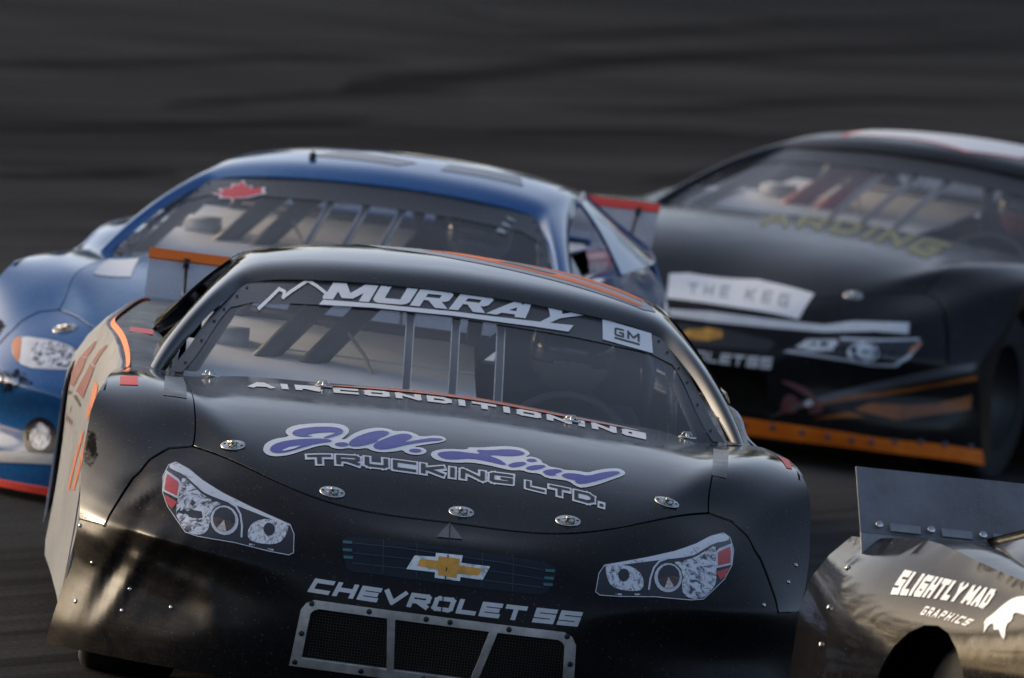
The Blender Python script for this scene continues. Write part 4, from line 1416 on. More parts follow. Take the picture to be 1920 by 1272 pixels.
    'gmbox': [(0.4354, 1.0638), (0.5834, 1.0387), (0.5883, 0.9914), (0.4381, 1.0129)],
    'gm': [(0.4727, 1.0251), (0.5095, 1.0203), (0.5481, 1.0141), (0.4721, 1.045), (0.5091, 1.0406), (0.5478, 1.0349)],
    'gmu': [(0.4728, 1.0219), (0.5481, 1.0109), (0.5482, 1.0064), (0.4729, 1.0173)],
    'red0': [(3.9469, 0.579), (3.5622, 0.6488), (3.4969, 0.6896), (3.0444, 0.7192), (3.0874, 0.6772), (3.2699, 0.6148)],
    'red1': [(3.4499, 0.6939), (3.2764, 0.7296), (3.011, 0.7726), (2.889, 0.7835), (2.9466, 0.75), (3.0664, 0.7207)],
    'red2': [(3.1194, 0.6132), (2.9009, 0.6763), (2.7841, 0.7229), (2.5674, 0.7252), (2.6211, 0.6754), (2.7175, 0.6224)],
    'red3': [(2.756, 0.7277), (2.6178, 0.7749), (2.4653, 0.8062), (2.4497, 0.7958), (2.534, 0.7623), (2.6022, 0.7301)],
    'blk0': [None, (3.958, 0.5668), (3.2597, 0.5982), (3.4297, 0.5771)],
    'blk1': [(3.1945, 0.5919), (3.0621, 0.6063), (2.7433, 0.6014), (2.7857, 0.5924)],
    'or0': [(2.3853, 0.7016), (2.1993, 0.7031), (2.1015, 0.6637), (2.2497, 0.5998), (2.4141, 0.5904), (2.3631, 0.6431)],
    'or1': [(2.4698, 0.5449), (2.6817, 0.447), (2.7675, 0.3444), (2.6674, 0.3531), (2.5734, 0.4514), (2.3517, 0.5521)],
    'or2': [(2.1376, 0.5716), (2.3694, 0.4686), (2.5293, 0.3652), (2.3958, 0.3768), (2.204, 0.4822), (0.8002, 0.6696)],
    'sc0': [(4.4046, 0.495), (2.8885, 0.5785), (2.871, 0.561), (4.4124, 0.4748)],
    'sc1': [(3.4363, 0.519), (2.9396, 0.5365), (2.9585, 0.5161), (3.4204, 0.505)],
    'leaf': [(-0.5594, 0.9985), (-0.5298, 1.0064), (-0.5469, 1.0128), (-0.5058, 1.0193), (-0.51, 1.0312), (-0.4882, 1.031), (-0.4765, 1.0437), (-0.4573, 1.0306), (-0.4365, 1.033), (-0.4349, 1.0258), (-0.3928, 1.0346), (-0.3899, 1.0252), (-0.3782, 1.0191), (-0.411, 1.0087), (-0.4309, 1.0009), (-0.4712, 0.9953), (-0.4696, 0.9844), (-0.4829, 0.994), (-0.5239, 0.9904), (-0.5256, 0.9969)],
    'bnum': [(-0.7421, 1.4944), (-0.658, 1.619), (-0.5581, 1.0049), (-0.68, 0.9454)],
    'blamp': [(-0.832, 0.5752), (-0.8014, 0.5961), (-0.673, 0.6005), (-0.5839, 0.589), (-0.5143, 0.5524), (-0.5134, 0.5282), (-0.6489, 0.5152), (-0.7298, 0.5097), (-0.796, 0.5294)],
    'blamp2': [(-0.7446, 0.5806), (-0.6711, 0.5976), (-0.5839, 0.589), (-0.5239, 0.5513), (-0.5264, 0.5348), (-0.651, 0.5198), (-0.7173, 0.5195)],
    'bamber': [(-0.831, 0.5738), (-0.8127, 0.5912), (-0.7929, 0.5911), (-0.7646, 0.5179), (-0.7871, 0.5259)],
    'bround': [(-0.5787, 0.3019), (-0.5793, 0.2789), (-0.5877, 0.2575), (-0.6032, 0.2402), (-0.6239, 0.2291), (-0.6474, 0.2255), (-0.6709, 0.2297), (-0.6919, 0.2413), (-0.7079, 0.2586), (-0.7167, 0.2799), (-0.7164, 0.3028), (-0.7065, 0.3249), (-0.6883, 0.3433), (-0.6651, 0.3555), (-0.6407, 0.3595), (-0.6179, 0.3549), (-0.5991, 0.3424), (-0.5856, 0.3239)],
    'bround2': [(-0.6024, 0.3017), (-0.6026, 0.286), (-0.6077, 0.2715), (-0.6171, 0.2599), (-0.63, 0.2525), (-0.6448, 0.2502), (-0.6597, 0.2532), (-0.6731, 0.2612), (-0.6833, 0.2733), (-0.6888, 0.2879), (-0.6887, 0.3036), (-0.6828, 0.3185), (-0.672, 0.3308), (-0.658, 0.3387), (-0.6427, 0.3412), (-0.6282, 0.3379), (-0.6159, 0.3294), (-0.6071, 0.3168)],
    'bstripe': [(-0.9455, 0.1992), (-0.6696, 0.2351), (-0.5434, 0.2489), (-0.5398, 0.2155), (-0.6649, 0.2021), (-0.9409, 0.1659)],
    'bscuff': [(-0.8771, 0.4853), (-0.7919, 0.4922), (-0.7656, 0.4936), (-0.7066, 0.492), (-0.7271, 0.482), (-0.6861, 0.4679), (-0.7244, 0.4575), (-0.7756, 0.4276), (-0.8631, 0.4057)],
    'bscuff2': [(-0.9755, 0.6249), (-0.9182, 0.6252), (-0.8885, 0.611), (-0.891, 0.5864), (-0.9368, 0.5683)],
    'bpin': [(-0.6426, 0.4254, 0.6383), (-0.6604, 0.4222, 0.6329)],
    'rban': [(-0.1868, 0.3201), (-0.1267, 0.354), (0.1355, 0.3865), (0.3873, 0.3245), (0.3988, 0.1578), (0.1369, 0.1382), (-0.1116, 0.1252)],
    'rtxt': [(-0.0559, 0.1928), (0.1266, 0.2121), (0.3324, 0.1988), (-0.0917, 0.2854), (0.0943, 0.3119), (0.3101, 0.2835)],
    'rstrip': [(-0.0839, 0.5072), (0.0742, 0.5209), (0.3143, 0.5268), (0.4939, 0.5335), (0.5814, 0.5597), (0.761, 0.5796), (0.7795, 0.5414), (0.6722, 0.5359), (0.5087, 0.5083), (0.3101, 0.4969), (0.1105, 0.487), (-0.0738, 0.4831)],
    'rgr': [(-0.0266, 0.4653), (0.1378, 0.4677), (0.3333, 0.4562), (0.3594, 0.4454), (0.3368, 0.4162), (0.1938, 0.4059), (0.0022, 0.3919)],
    'rbow': [(0.0032, 0.4328), (0.0152, 0.4457), (0.0788, 0.4567), (0.0846, 0.4634), (0.1475, 0.4617), (0.1584, 0.4375), (0.1053, 0.4185), (0.0593, 0.4153), (0.0148, 0.4197)],
    'rchev': [(-0.1888, 0.3408), (0.0899, 0.3421), (0.3603, 0.3509), (-0.1908, 0.3739), (0.0881, 0.3775), (0.3585, 0.3935)],
    'rh_base': [(0.3891, 0.4203), (0.4278, 0.4445), (0.458, 0.4805), (0.5697, 0.5019), (0.7032, 0.5139), (0.8183, 0.5336), (0.8371, 0.5143), (0.8224, 0.4613), (0.7832, 0.4224), (0.701, 0.4143), (0.6216, 0.4214), (0.5013, 0.4222)],
    'rh_a': [(0.4326, 0.4415), (0.464, 0.4755), (0.5623, 0.4899), (0.5789, 0.4741), (0.5682, 0.4506), (0.491, 0.4355)],
    'rh_b': [(0.7258, 0.4661), (0.7265, 0.4524), (0.719, 0.4391), (0.7051, 0.4279), (0.6877, 0.4205), (0.6693, 0.4178), (0.652, 0.4202), (0.6378, 0.4273), (0.6278, 0.4381), (0.6221, 0.4512), (0.6204, 0.4647), (0.6233, 0.4772), (0.6321, 0.4874), (0.6464, 0.4942), (0.6643, 0.4968), (0.6836, 0.4948), (0.702, 0.4885), (0.717, 0.4786)],
    'rh_c': [(0.7095, 0.466), (0.7106, 0.4574), (0.7072, 0.4491), (0.7001, 0.4423), (0.6907, 0.4379), (0.6804, 0.4364), (0.6705, 0.438), (0.6621, 0.4426), (0.6557, 0.4495), (0.6516, 0.4577), (0.6501, 0.4662), (0.6514, 0.4741), (0.656, 0.4804), (0.6637, 0.4845), (0.6737, 0.486), (0.6847, 0.4845), (0.6954, 0.4804), (0.7042, 0.474)],
    'rh_d': [(0.8094, 0.4887), (0.8237, 0.5234), (0.8335, 0.5102), (0.8177, 0.4679)],
    'rh_e': [(0.5717, 0.4985), (0.7043, 0.5118), (0.817, 0.5305), (0.8206, 0.5237), (0.7089, 0.5038), (0.5772, 0.4891)],
    'rh_f': [(0.3927, 0.4208), (0.5015, 0.4208), (0.6216, 0.42), (0.701, 0.4143), (0.7832, 0.4224), (0.8224, 0.4613), (0.8344, 0.514), (0.8263, 0.5129), (0.812, 0.4672), (0.7777, 0.4328), (0.7017, 0.4234), (0.6215, 0.4304), (0.4999, 0.4294), (0.4169, 0.4303)],
    'rem0': [(0.3903, 0.3168), (0.44, 0.3167), (0.5049, 0.2966), (0.5526, 0.2517), (0.5631, 0.2236), (0.542, 0.2279), (0.5092, 0.2676), (0.4576, 0.2897)],
    'rem1': [(0.4184, 0.2616), (0.4457, 0.2731), (0.4769, 0.2481), (0.4727, 0.2103), (0.4367, 0.1974), (0.407, 0.2079)],
    'rem2': [(0.4881, 0.2423), (0.5098, 0.264), (0.5258, 0.2478), (0.5069, 0.2302)],
    'rem3': [(0.5011, 0.2145), (0.5335, 0.2415), (0.5597, 0.2231), (0.5367, 0.2086)],
    'rsl': [(0.6199, 0.1947), (0.6775, 0.2474), (0.7887, 0.322), (0.9076, 0.3908), None, None, (0.906, 0.3643), (0.792, 0.2965), (0.6803, 0.233)],
    'rfl': [(0.8247, 0.2567), (0.9064, 0.2937), (0.9503, 0.292), None, None, (0.9515, 0.2552), (0.9036, 0.2194)],
    'ryel': [(-0.1446, 1.1056), (0.1784, 1.193), (0.5663, 1.0069), (-0.2295, 1.4149), (0.0618, 1.5658), (0.4754, 1.3374)],
    'rpin': [(0.5203, 0.3768, 0.6445)],
    'rbolts': [(0.2693, 0.0877, 0.1324), (0.3795, 0.0941, 0.1413), (0.488, 0.1148, 0.1378), (0.5794, 0.1416, 0.1355), (0.6614, 0.1757, 0.1355), (0.7259, 0.2115, 0.1368), (0.7977, 0.2578, 0.1489), (0.875, 0.3196, 0.1575), (0.9425, 0.3957, 0.1564), (1.0045, 0.506, 0.1557)],
    'ntext': [(4.1155, 0.6964), (3.7967, 0.7235), (3.4976, 0.7376), (4.1615, 0.7594), (3.8072, 0.7745), (3.4968, 0.7876)],
    'ntext2': [(3.86, 0.6752), (3.7175, 0.6815), (3.5597, 0.6851), (3.8492, 0.6991), (3.6984, 0.7038), (3.5201, 0.705)],
    'nbeast': [(3.4631, 0.71), (3.4352, 0.7309), (3.4064, 0.7618), (3.3704, 0.7838), (3.3227, 0.7948), (3.264, 0.7999), (3.2019, 0.759), (3.2581, 0.7541), (3.3207, 0.7532), (3.3033, 0.7311), (3.3264, 0.7207), (3.3005, 0.6831), (3.3221, 0.6875), (3.3577, 0.7045), (3.3854, 0.696), (3.3985, 0.7136), (3.426, 0.7052), (3.4349, 0.6797), (3.4429, 0.6981)],
    'nriv': [(-0.9944, 4.6373, 0.7103), (-1.0649, 4.5479, 0.609), (-1.0798, 4.5303, 0.5117), (-1.0441, 3.3839, 0.7418)],
    'nsp': [(-0.9276, 4.7046, 0.8145), (-0.7585, 4.7161, 0.8159), (-0.5943, 4.7231, 0.8145)],
}


def pts(k):
    return [tuple(p) for p in DK[k] if p is not None]


def soft(p, n=2):
    for _ in range(n):
        q = []
        for i in range(len(p)):
            a, b = p[i], p[(i + 1) % len(p)]
            q.append((a[0] * .75 + b[0] * .25, a[1] * .75 + b[1] * .25))
            q.append((a[0] * .25 + b[0] * .75, a[1] * .25 + b[1] * .75))
        p = q
    return p


def torn(p, amp, seed):
    r = random.Random(seed)
    out = []
    for i in range(len(p)):
        a, b = np.array(p[i]), np.array(p[(i + 1) % len(p)])
        for k in range(9):
            q = a + (b - a) * k / 9
            out.append((q[0] + r.uniform(-amp, amp), q[1] + r.uniform(-amp, amp)))
    return out


def mirror(p):
    return [(-x, y) for x, y in p][::-1]


def q6(polys, length, k, shear=0.0):
    """map lettering to six points: lower left, middle, right, upper left, middle, right"""
    P = [np.array(p, float) for p in (DK[k] if isinstance(k, str) else k)]
    out = []
    for p in polys:
        r = []
        for x, y in densify(p, .35):
            u = (x + shear * (y - .5)) / length
            w = ((1 - u) * (1 - 2 * u), 4 * u * (1 - u), u * (2 * u - 1))
            lo = P[0] * w[0] + P[1] * w[1] + P[2] * w[2]
            hi = P[3] * w[0] + P[4] * w[1] + P[5] * w[2]
            r.append(tuple(lo * (1 - y) + hi * y))
        out.append(r)
    return out


def text(name, s, k, view, bvh, mat, parent, off=.002, shear=0.0, step=.03, **kw):
    pl, ln = lettering(s, **kw)
    return lay(name, q6(pl, ln, k, shear), view, bvh, mat, parent, off, step)


def disc_mesh(key, r, h, n=12, dome=.4):
    def f():
        V, Fc = lathe([(r, 0), (r, h * (1 - dome)), (r * .7, h), (.0005, h * 1.02)], n, 'z')
        return V, Fc
    return cached(key, f)


def stud(name, key, r, h, p, nrm, mat, parent):
    o = link(name, disc_mesh(key, r, h), mat, parent)
    o.location = p
    o.rotation_euler = Vector(nrm).to_track_quat('Z', 'Y').to_euler()
    return o


def normal_at(bvh, p):
    h = bvh.find_nearest(Vector(p))
    n = h[1]
    if n.dot(Vector((0, -.6, .8))) < 0:
        n = -n
    return h[0], n


def hood_pin(p, bvh, parent, ang=0.0):
    q, n = normal_at(bvh, p)
    base = cached('pin_plate', lambda: join([lathe([(.035, 0), (.035, .0022), (.033, .003), (.0005, .003)], 20, 'z')]))
    o = link('hood_pin', base, M_STEEL, parent)
    o.location = q + n * .001
    o.rotation_euler = (n.to_track_quat('Z', 'Y') @ Matrix.Rotation(ang, 3, 'Z').to_quaternion()).to_euler()
    o.scale = (1, .85, 1)
    def pinv():
        return join([lathe([(.0065, .002), (.0065, .012), (.004, .015), (.0005, .015)], 10, 'z'), tube([(-.016, .002, .009), (.018, -.002, .010)], .003, 6)])
    link('pin', cached('pin_post', pinv), M_STEEL, o)
    ring = [(.012 * math.cos(t * math.pi / 7) + .004, -.012 + .014 * math.sin(t * math.pi / 7), .008 + .003 * math.sin(t)) for t in range(14)]
    link('clip_ring', cached('pin_ring', lambda: tube(ring, .0016, 6, True)), M_BOLT, o)
    for x in (-.026, .026):
        s = link('screw', disc_mesh('pin_screw', .0042, .001), M_BOLT, o)
        s.location = (x, 0, .0032)
    return o


def headlight(car, bvh, parent, flip):
    f = mirror if flip else (lambda p: p)
    hl = lay('headlight', [soft(f(pts('h_base')), 1)], 'front', bvh, M_LAMPDARK, parent, .0012)
    lay('lens_edge', stroke_polys(f(pts('h_base')) + [f(pts('h_base'))[0]], .0018, True), 'front', bvh, M_LAMPWHITE, hl, .0018)
    lay('trim', [soft(f(pts('h_top')), 1)], 'front', bvh, M_LAMPCHROME2, hl, .0020)
    lay('reflector', [soft(f(pts('h_chrome')), 1)], 'front', bvh, M_LAMPCHROME, hl, .0021)
    lay('reflector', [soft(f(pts('h_shell')), 1)], 'front', bvh, M_LAMPREFL, hl, .0024)
    lay('lamp_ring', [f(pts('h_ring'))], 'front', bvh, M_LAMPWHITE, hl, .0027)
    lay('projector', [f(pts('h_disc'))], 'front', bvh, M_LAMPBROWN, hl, .0032)
    lay('projector_shade', [f(pts('h_dark'))], 'front', bvh, M_LAMPDARK, hl, .0034)
    lay('lamp_fan', [f(pts('h_fan'))], 'front', bvh, M_LAMPWHITE2, hl, .0036)
    lay('lamp_arc', stroke_polys(f(pts('h_arc')), .005, True), 'front', bvh, M_LAMPWHITE, hl, .0028)
    lay('reflector', [soft(f(pts('h_small')), 1)], 'front', bvh, M_LAMPREFL, hl, .0024)
    lay('bulb', [f(pts('h_bulb'))], 'front', bvh, M_LAMPDARK, hl, .0029)
    lay('marker_frame', [f(pts('h_redw'))], 'front', bvh, M_LAMPWHITE, hl, .0026)
    lay('side_marker', [f(pts('h_red'))], 'front', bvh, M_LAMPRED, hl, .0031)
    lay('side_marker', [f(pts('h_red2'))], 'front', bvh, M_LAMPRED, hl, .0031)
    lay('lens', [soft(f(pts('h_base')), 1)], 'front', bvh, M_LENS, hl, .006)
    b = pts('h_bits')
    lay('print_mark', [f(b[:4]), f(b[4:])], 'front', bvh, M_LAMPCHROME, hl, .0022)
    return hl


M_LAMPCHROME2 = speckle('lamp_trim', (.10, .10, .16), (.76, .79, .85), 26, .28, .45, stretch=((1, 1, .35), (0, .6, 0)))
M_LAMPWHITE2 = flat('lamp_fan_print', (.62, .56, .50), .35, var=.4, scale=90)
M_BAND = flat('banner_vinyl', (.045, .046, .050), .28, var=.1)


def visor(parent, mat):
    pl = [(-3.98, .85), (-3.79, .85), (-3.79, 2.6), (-3.5, 2.84), (-2.2, 2.93), (0, 2.98), (2.2, 2.93), (3.5, 2.84), (3.79, 2.6), (3.79, .85), (3.98, .85), (3.98, 3.98), (-3.98, 3.98)]
    return link('banner', panel('banner', GLASSS, pl, .12, off=-.0015, thick=0), mat, parent)


def glass_bolts(car):
    g = car['glass']
    ps = [(s * 3.86, q) for s in (-1, 1) for q in (1.15, 1.6, 2.05, 2.5, 3.0, 3.5)] + [(a, 3.86) for a in (-2.6, -1.3, 0, 1.3, 2.6)]
    P = GLASSS.pt(np.array([p[0] for p in ps]), np.array([p[1] for p in ps]))
    Nn = GLASSS.nm(np.array([p[0] for p in ps]), np.array([p[1] for p in ps]))
    for p, n in zip(P, Nn):
        stud('bolt', 'glass_bolt', .0042, .003, p, n, M_BOLT, g)


GB = GLASSS.bvh()
RB = ROOFS.bvh()


def dress_main(car):
    b = car['bvh_shell']
    nose, hood, glass, roof = car['nose'], car['hood'], car['glass'], car['roof']
    # nose
    for fl in (False, True):
        headlight(car, b, car['root'], fl)
    gr = lay('grille', [soft(pts('grille'), 1)], 'front', b, M_GRILLE, nose, .0012)
    for i in range(3):
        lay('grille_bar', stroke_polys(pts('gl%d' % i), .0022), 'front', b, M_GRILLELINE, nose, .002)
    for i in range(4):
        lay('grille_bar', stroke_polys(pts('gv%d' % i), .0018), 'front', b, M_GRILLELINE, nose, .0025)
    for i in range(6):
        lay('grille_tick', [pts('tl%d' % i)], 'front', b, M_TEAL, nose, .0028)
    lay('emblem', [pts('bowtie')], 'front', b, M_CHROME, nose, .0035)
    lay('emblem_face', [pts('bowgold')], 'front', b, M_GOLD, nose, .0045)
    lay('warning_mark', [pts('tri')], 'front', b, M_GREYDIM, nose, .002)
    text('lettering', 'CHEVROLET SS', 'chev', 'front', b, M_GREYWHITE, nose, .002, shear=.2, wid=1.0, gap=.20, w=.29, space=.32)
    lay('centre_seam', stroke_polys([(.003, .60), (.003, .36)], .003), 'front', b, M_DARK, nose, .0048)
    # lower grille: worn frame, two dividers, wire mesh
    fo, fi = pts('frame_o'), pts('frame_i')
    ro = [(-.384, .168), (-.372, .322), (-.360, .342), (-.340, .353), (.340, .353), (.362, .343), (.375, .322), (.388, .168)]
    ri = [(-.354, .192), (-.346, .315), (-.338, .325), (-.325, .331), (.325, .331), (.338, .325), (.346, .315), (.357, .192)]
    fr = []
    n = len(ro)
    for i in range(n):
        j = (i + 1) % n
        fr.append([ro[i], ro[j], ri[j], ri[i]])
    fr.append([(-.140, .334), (-.118, .334), (-.103, .189), (-.122, .189)])
    fr.append([(.140, .334), (.162, .334), (.124, .189), (.105, .189)])
    frame = lay('grille_frame', fr, 'front', b, M_ALU, nose, .008, thick=.010)
    for x, z in [(-.345, .343), (-.19, .343), (-.035, .343), (.03, .343), (.19, .343), (.348, .343), (-.370, .180), (-.19, .180), (-.02, .180), (.05, .180), (.372, .2), (-.362, .26), (.366, .27)]:
        h = b.ray_cast(Vector((x, -2, z)), Vector((0, 1, 0)))
        nn = h[1] if h[1].y < 0 else -h[1]
        stud('bolt', 'frame_bolt', .0075, .005, h[0] + nn * .008, nn, M_BOLT, frame)
    wires = []
    for k in range(88):
        x = -.352 + .704 * k / 87
        wires.append([(x, .19 + .0125 * i) for i in range(12)])
    for k in range(18):
        z = .194 + .136 * k / 17
        wires.append([(-.352 + .0352 * i, z) for i in range(21)])
    parts = []
    for w in wires:
        P = []
        for x, z in w:
            h = b.ray_cast(Vector((x, -2, z)), Vector((0, 1, 0)))
            if h[0] is not None:
                P.append(h[0] + Vector((0, .004, 0)))
        if len(P) > 1:
            parts.append(tube(P, .0011, 4, caps=False))
    wm = link('wire_mesh', mesh('wire_mesh', *join(parts)), M_MESHWIRE, nose)
    wm['kind'] = 'stuff'
    for p in DK['rivets']:
        if p:
            q, nn = normal_at(b, p)
            stud('rivet', 'nose_rivet', .006, .004, q, nn, M_STEEL, nose)
    # hood
    lay('logo_outline', [soft(pts('jw_o'), 1)], 'top', b, M_WHITE, hood, .0015)
    for k in ('jw_1', 'jw_2', 'jw_3', 'jw_4', 'jw_5', 'jw_6'):
        lay('logo_letter', [soft(pts(k), 1)], 'top', b, M_PURPLE, hood, .0027)
    lay('logo_glint', [pts('jw_hl')], 'top', b, M_WHITE, hood, .0036)
    lay('logo_outline', [soft(pts('li_o'), 1)], 'top', b, M_WHITE, hood, .0015)
    for k in ('li_1', 'li_2', 'li_3', 'li_4', 'li_5', 'li_6'):
        lay('logo_letter', [soft(pts(k), 1)], 'top', b, M_PURPLE, hood, .0027)
    for s, k in (('TRUCKING', 'truck'), ('LTD.', 'ltd')):
        kw = dict(wid=1.0, gap=.16 if s == 'TRUCKING' else .18, space=.3)
        text('lettering_outline', s, k, 'top', b, M_WHITE, hood, .0015, w=.50, **{**kw, 'gap': kw['gap'] - .13, 'wid': 1.02})
        pl, ln = lettering(s, w=.25, **{**kw, 'gap': kw['gap'] + .11, 'wid': 1.03})
        P = [np.array(p) for p in DK[k]]
        ins = []
        for lo, hi in ((P[0], P[3]), (P[1], P[4]), (P[2], P[5])):
            ins.append((lo + (hi - lo) * .12, lo + (hi - lo) * .88))
        du = (P[2] - P[0]) / max(ln, 1) * .12
        k6 = [ins[0][0] + du, ins[1][0], ins[2][0] - du, ins[0][1] + du, ins[1][1], ins[2][1] - du]
        lay('lettering', q6(pl, ln, k6), 'top', b, M_BLACKPRINT, hood, .0027)
    air = [(-.575, 1.40), (0, 1.46), (.555, 1.36), (-.58, 1.56), (0, 1.62), (.56, 1.56)]
    text('lettering', 'AIR CONDITIONING', air, 'top', b, M_WHITE, hood, .0018, wid=.95, gap=.3, w=.36, space=.35)
    lay('hood_stripe', [soft([(-.42, 1.66), (-.2, 1.655), (.1, 1.66), (.35, 1.61), (.56, 1.60), (.52, 1.66), (.2, 1.72), (-.2, 1.72)], 2)], 'top', b, M_GREYVINYL, hood, .0015)
    for pl in ([(-.44, 1.66), (-.30, 1.645), (0, 1.665), (.20, 1.645), (.40, 1.60), (.58, 1.585), (.40, 1.62), (.2, 1.665), (0, 1.685), (-.30, 1.665)],
               [(-.30, 1.70), (-.05, 1.72), (.2, 1.71), (.45, 1.66), (.2, 1.725), (-.05, 1.735)]):
        lay('hood_stripe', [soft(pl, 1)], 'top', b, M_ORANGE, hood, .0026)
    for p, a in zip(DK['pins'], (.1, -.1, .05, .2, -.4)):
        hood_pin(p, b, hood, a)
    cl = [DK['clips'][0], DK['clips'][1], DK['clips'][2], (.69, 1.77, .797)]
    for p in cl:
        q, nn = normal_at(b, p)
        o = link('latch', cached('latch', lambda: join([boxvf((0, 0, .004), (.05, .018, .006)), tube([(-.02, 0, .006), (-.012, 0, .018), (.006, 0, .02), (.014, 0, .008)], .002, 6), lathe([(.006, .004), (.006, .016), (.0005, .017)], 8, 'z')])), M_STEEL, hood)
        o.location = q
    # tape and scuffs on the fenders
    lay('tape', [[(.929, 1.443), (.962, 1.42), (.974, 1.28), (.983, 1.13), (.944, 1.123)]], 'top', b, M_REDTAPE, car['fenderR'], .0015)
    lay('tape', [pts('tapeL')], 'top', b, M_REDTAPE, car['fenderL'], .0015)
    lay('seam_tape', [pts('seamR')], 'top', b, M_SEAMTAPE, car['fenderR'], .0015)
    lay('seam_tape', [pts('seamL')], 'top', b, M_SEAMTAPE, car['fenderL'], .0015)
    lay('scuff', [torn(pts('scuff'), .0045, 3)], 'front', b, M_SCUFF, car['fenderL'], .0018)
    # windshield
    bn = visor(glass, M_BAND)
    pl, ln = heavy('MURRAY')
    lay('lettering', q6(pl, ln, 'murray'), 'front', GB, M_WHITE, glass, .001)
    lay('lettering_bar', [pts('mbar')], 'front', GB, M_WHITE, glass, .0014)
    lay('mountain_logo', stroke_polys(pts('mount'), .0085), 'front', GB, M_WHITE, glass, .001)
    lay('badge', [pts('gmbox')], 'front', GB, M_WHITE, glass, .001)
    text('badge_letters', 'GM', 'gm', 'front', GB, M_BLACKPRINT, glass, .002, wid=.85, gap=.35, w=.20)
    lay('badge_line', [pts('gmu')], 'front', GB, M_BLACKPRINT, glass, .002)
    glass_bolts(car)
    # roof stripes
    for m, pl, of in ((M_GREYVINYL, [(-.22, 3.02), (.02, 2.86), (.36, 2.74), (.56, 2.68), (.60, 2.74), (.55, 3.0), (.2, 3.3), (-.1, 3.5), (-.35, 3.4)], .0015),
                      (M_ORANGE, [(-.10, 3.10), (.12, 2.92), (.40, 2.79), (.54, 2.71), (.56, 2.76), (.42, 2.88), (.2, 3.02), (.02, 3.2)], .0026),
                      (M_ORANGE, [(-.28, 3.45), (.0, 3.30), (.3, 3.06), (.56, 2.86), (.57, 2.95), (.35, 3.2), (.05, 3.45)], .0026),
                      (M_BLACKPRINT, [(.12, 2.98), (.28, 2.90), (.30, 2.94), (.16, 3.04)], .0036)):
        lay('roof_stripe', [pl], 'top', RB, m, roof, of)
    # flank print
    SBv = BVHTree.FromPolygons([Vector(v.co) for v in car['side-1'].data.vertices], [tuple(p.vertices) for p in car['side-1'].data.polygons])
    sd = car['side-1']
    for k in range(4):
        lay('side_letter', [pts('red%d' % k)], 'left', SBv, M_CRIMSON, sd, .002)
    for k in ('blk0', 'blk1'):
        lay('side_mark', [pts(k)], 'left', SBv, M_BLACKPRINT, sd, .002)
    for k in ('or0', 'or1', 'or2'):
        lay('side_flame', [pts(k)], 'left', SBv, M_ORANGEPALE, sd, .002)
    for k in ('sc0', 'sc1'):
        p = pts(k)
        c = np.mean(p, 0)
        for i in range(5):
            a = np.array(p[0]) * (1 - i / 5) + np.array(p[1]) * (i / 5)
            d = np.array(p[3]) * (1 - i / 5) + np.array(p[2]) * (i / 5)
            lay('side_script', [seg_poly(a, d, .03 + .01 * (i % 2), 0, 0)], 'left', SBv, M_CRIMSON, sd, .002, .06)
    # orange tape along the belt edge
    ys = np.linspace(1.55, 4.55, 40)
    bx, bz = belt(ys)
    outer = [(-x + float(shift(y)) - .006, y, z - .028) for x, y, z in zip(bx, ys, bz)]
    inner = [(-x + float(shift(y)) + .028, y, z + .012) for x, y, z in zip(bx, ys, bz)]
    link('edge_tape', mesh('edge_tape_side', *strip(outer, inner, .002), False), M_ORANGE, sd)
    # small marks on the door ledge
    for p in ([(-.93, 2.55, .845), (-.86, 2.55, .845), (-.86, 2.75, .846), (-.93, 2.75, .846)],):
        V = [Vector(v) for v in p] + [Vector(v) + Vector((0, 0, .002)) for v in p]
        link('tape', mesh('ledge_tape', V, [(4, 5, 6, 7), (3, 2, 1, 0), (0, 1, 5, 4), (1, 2, 6, 5), (2, 3, 7, 6), (3, 0, 4, 7)], False), M_REDTAPE, car['root'])


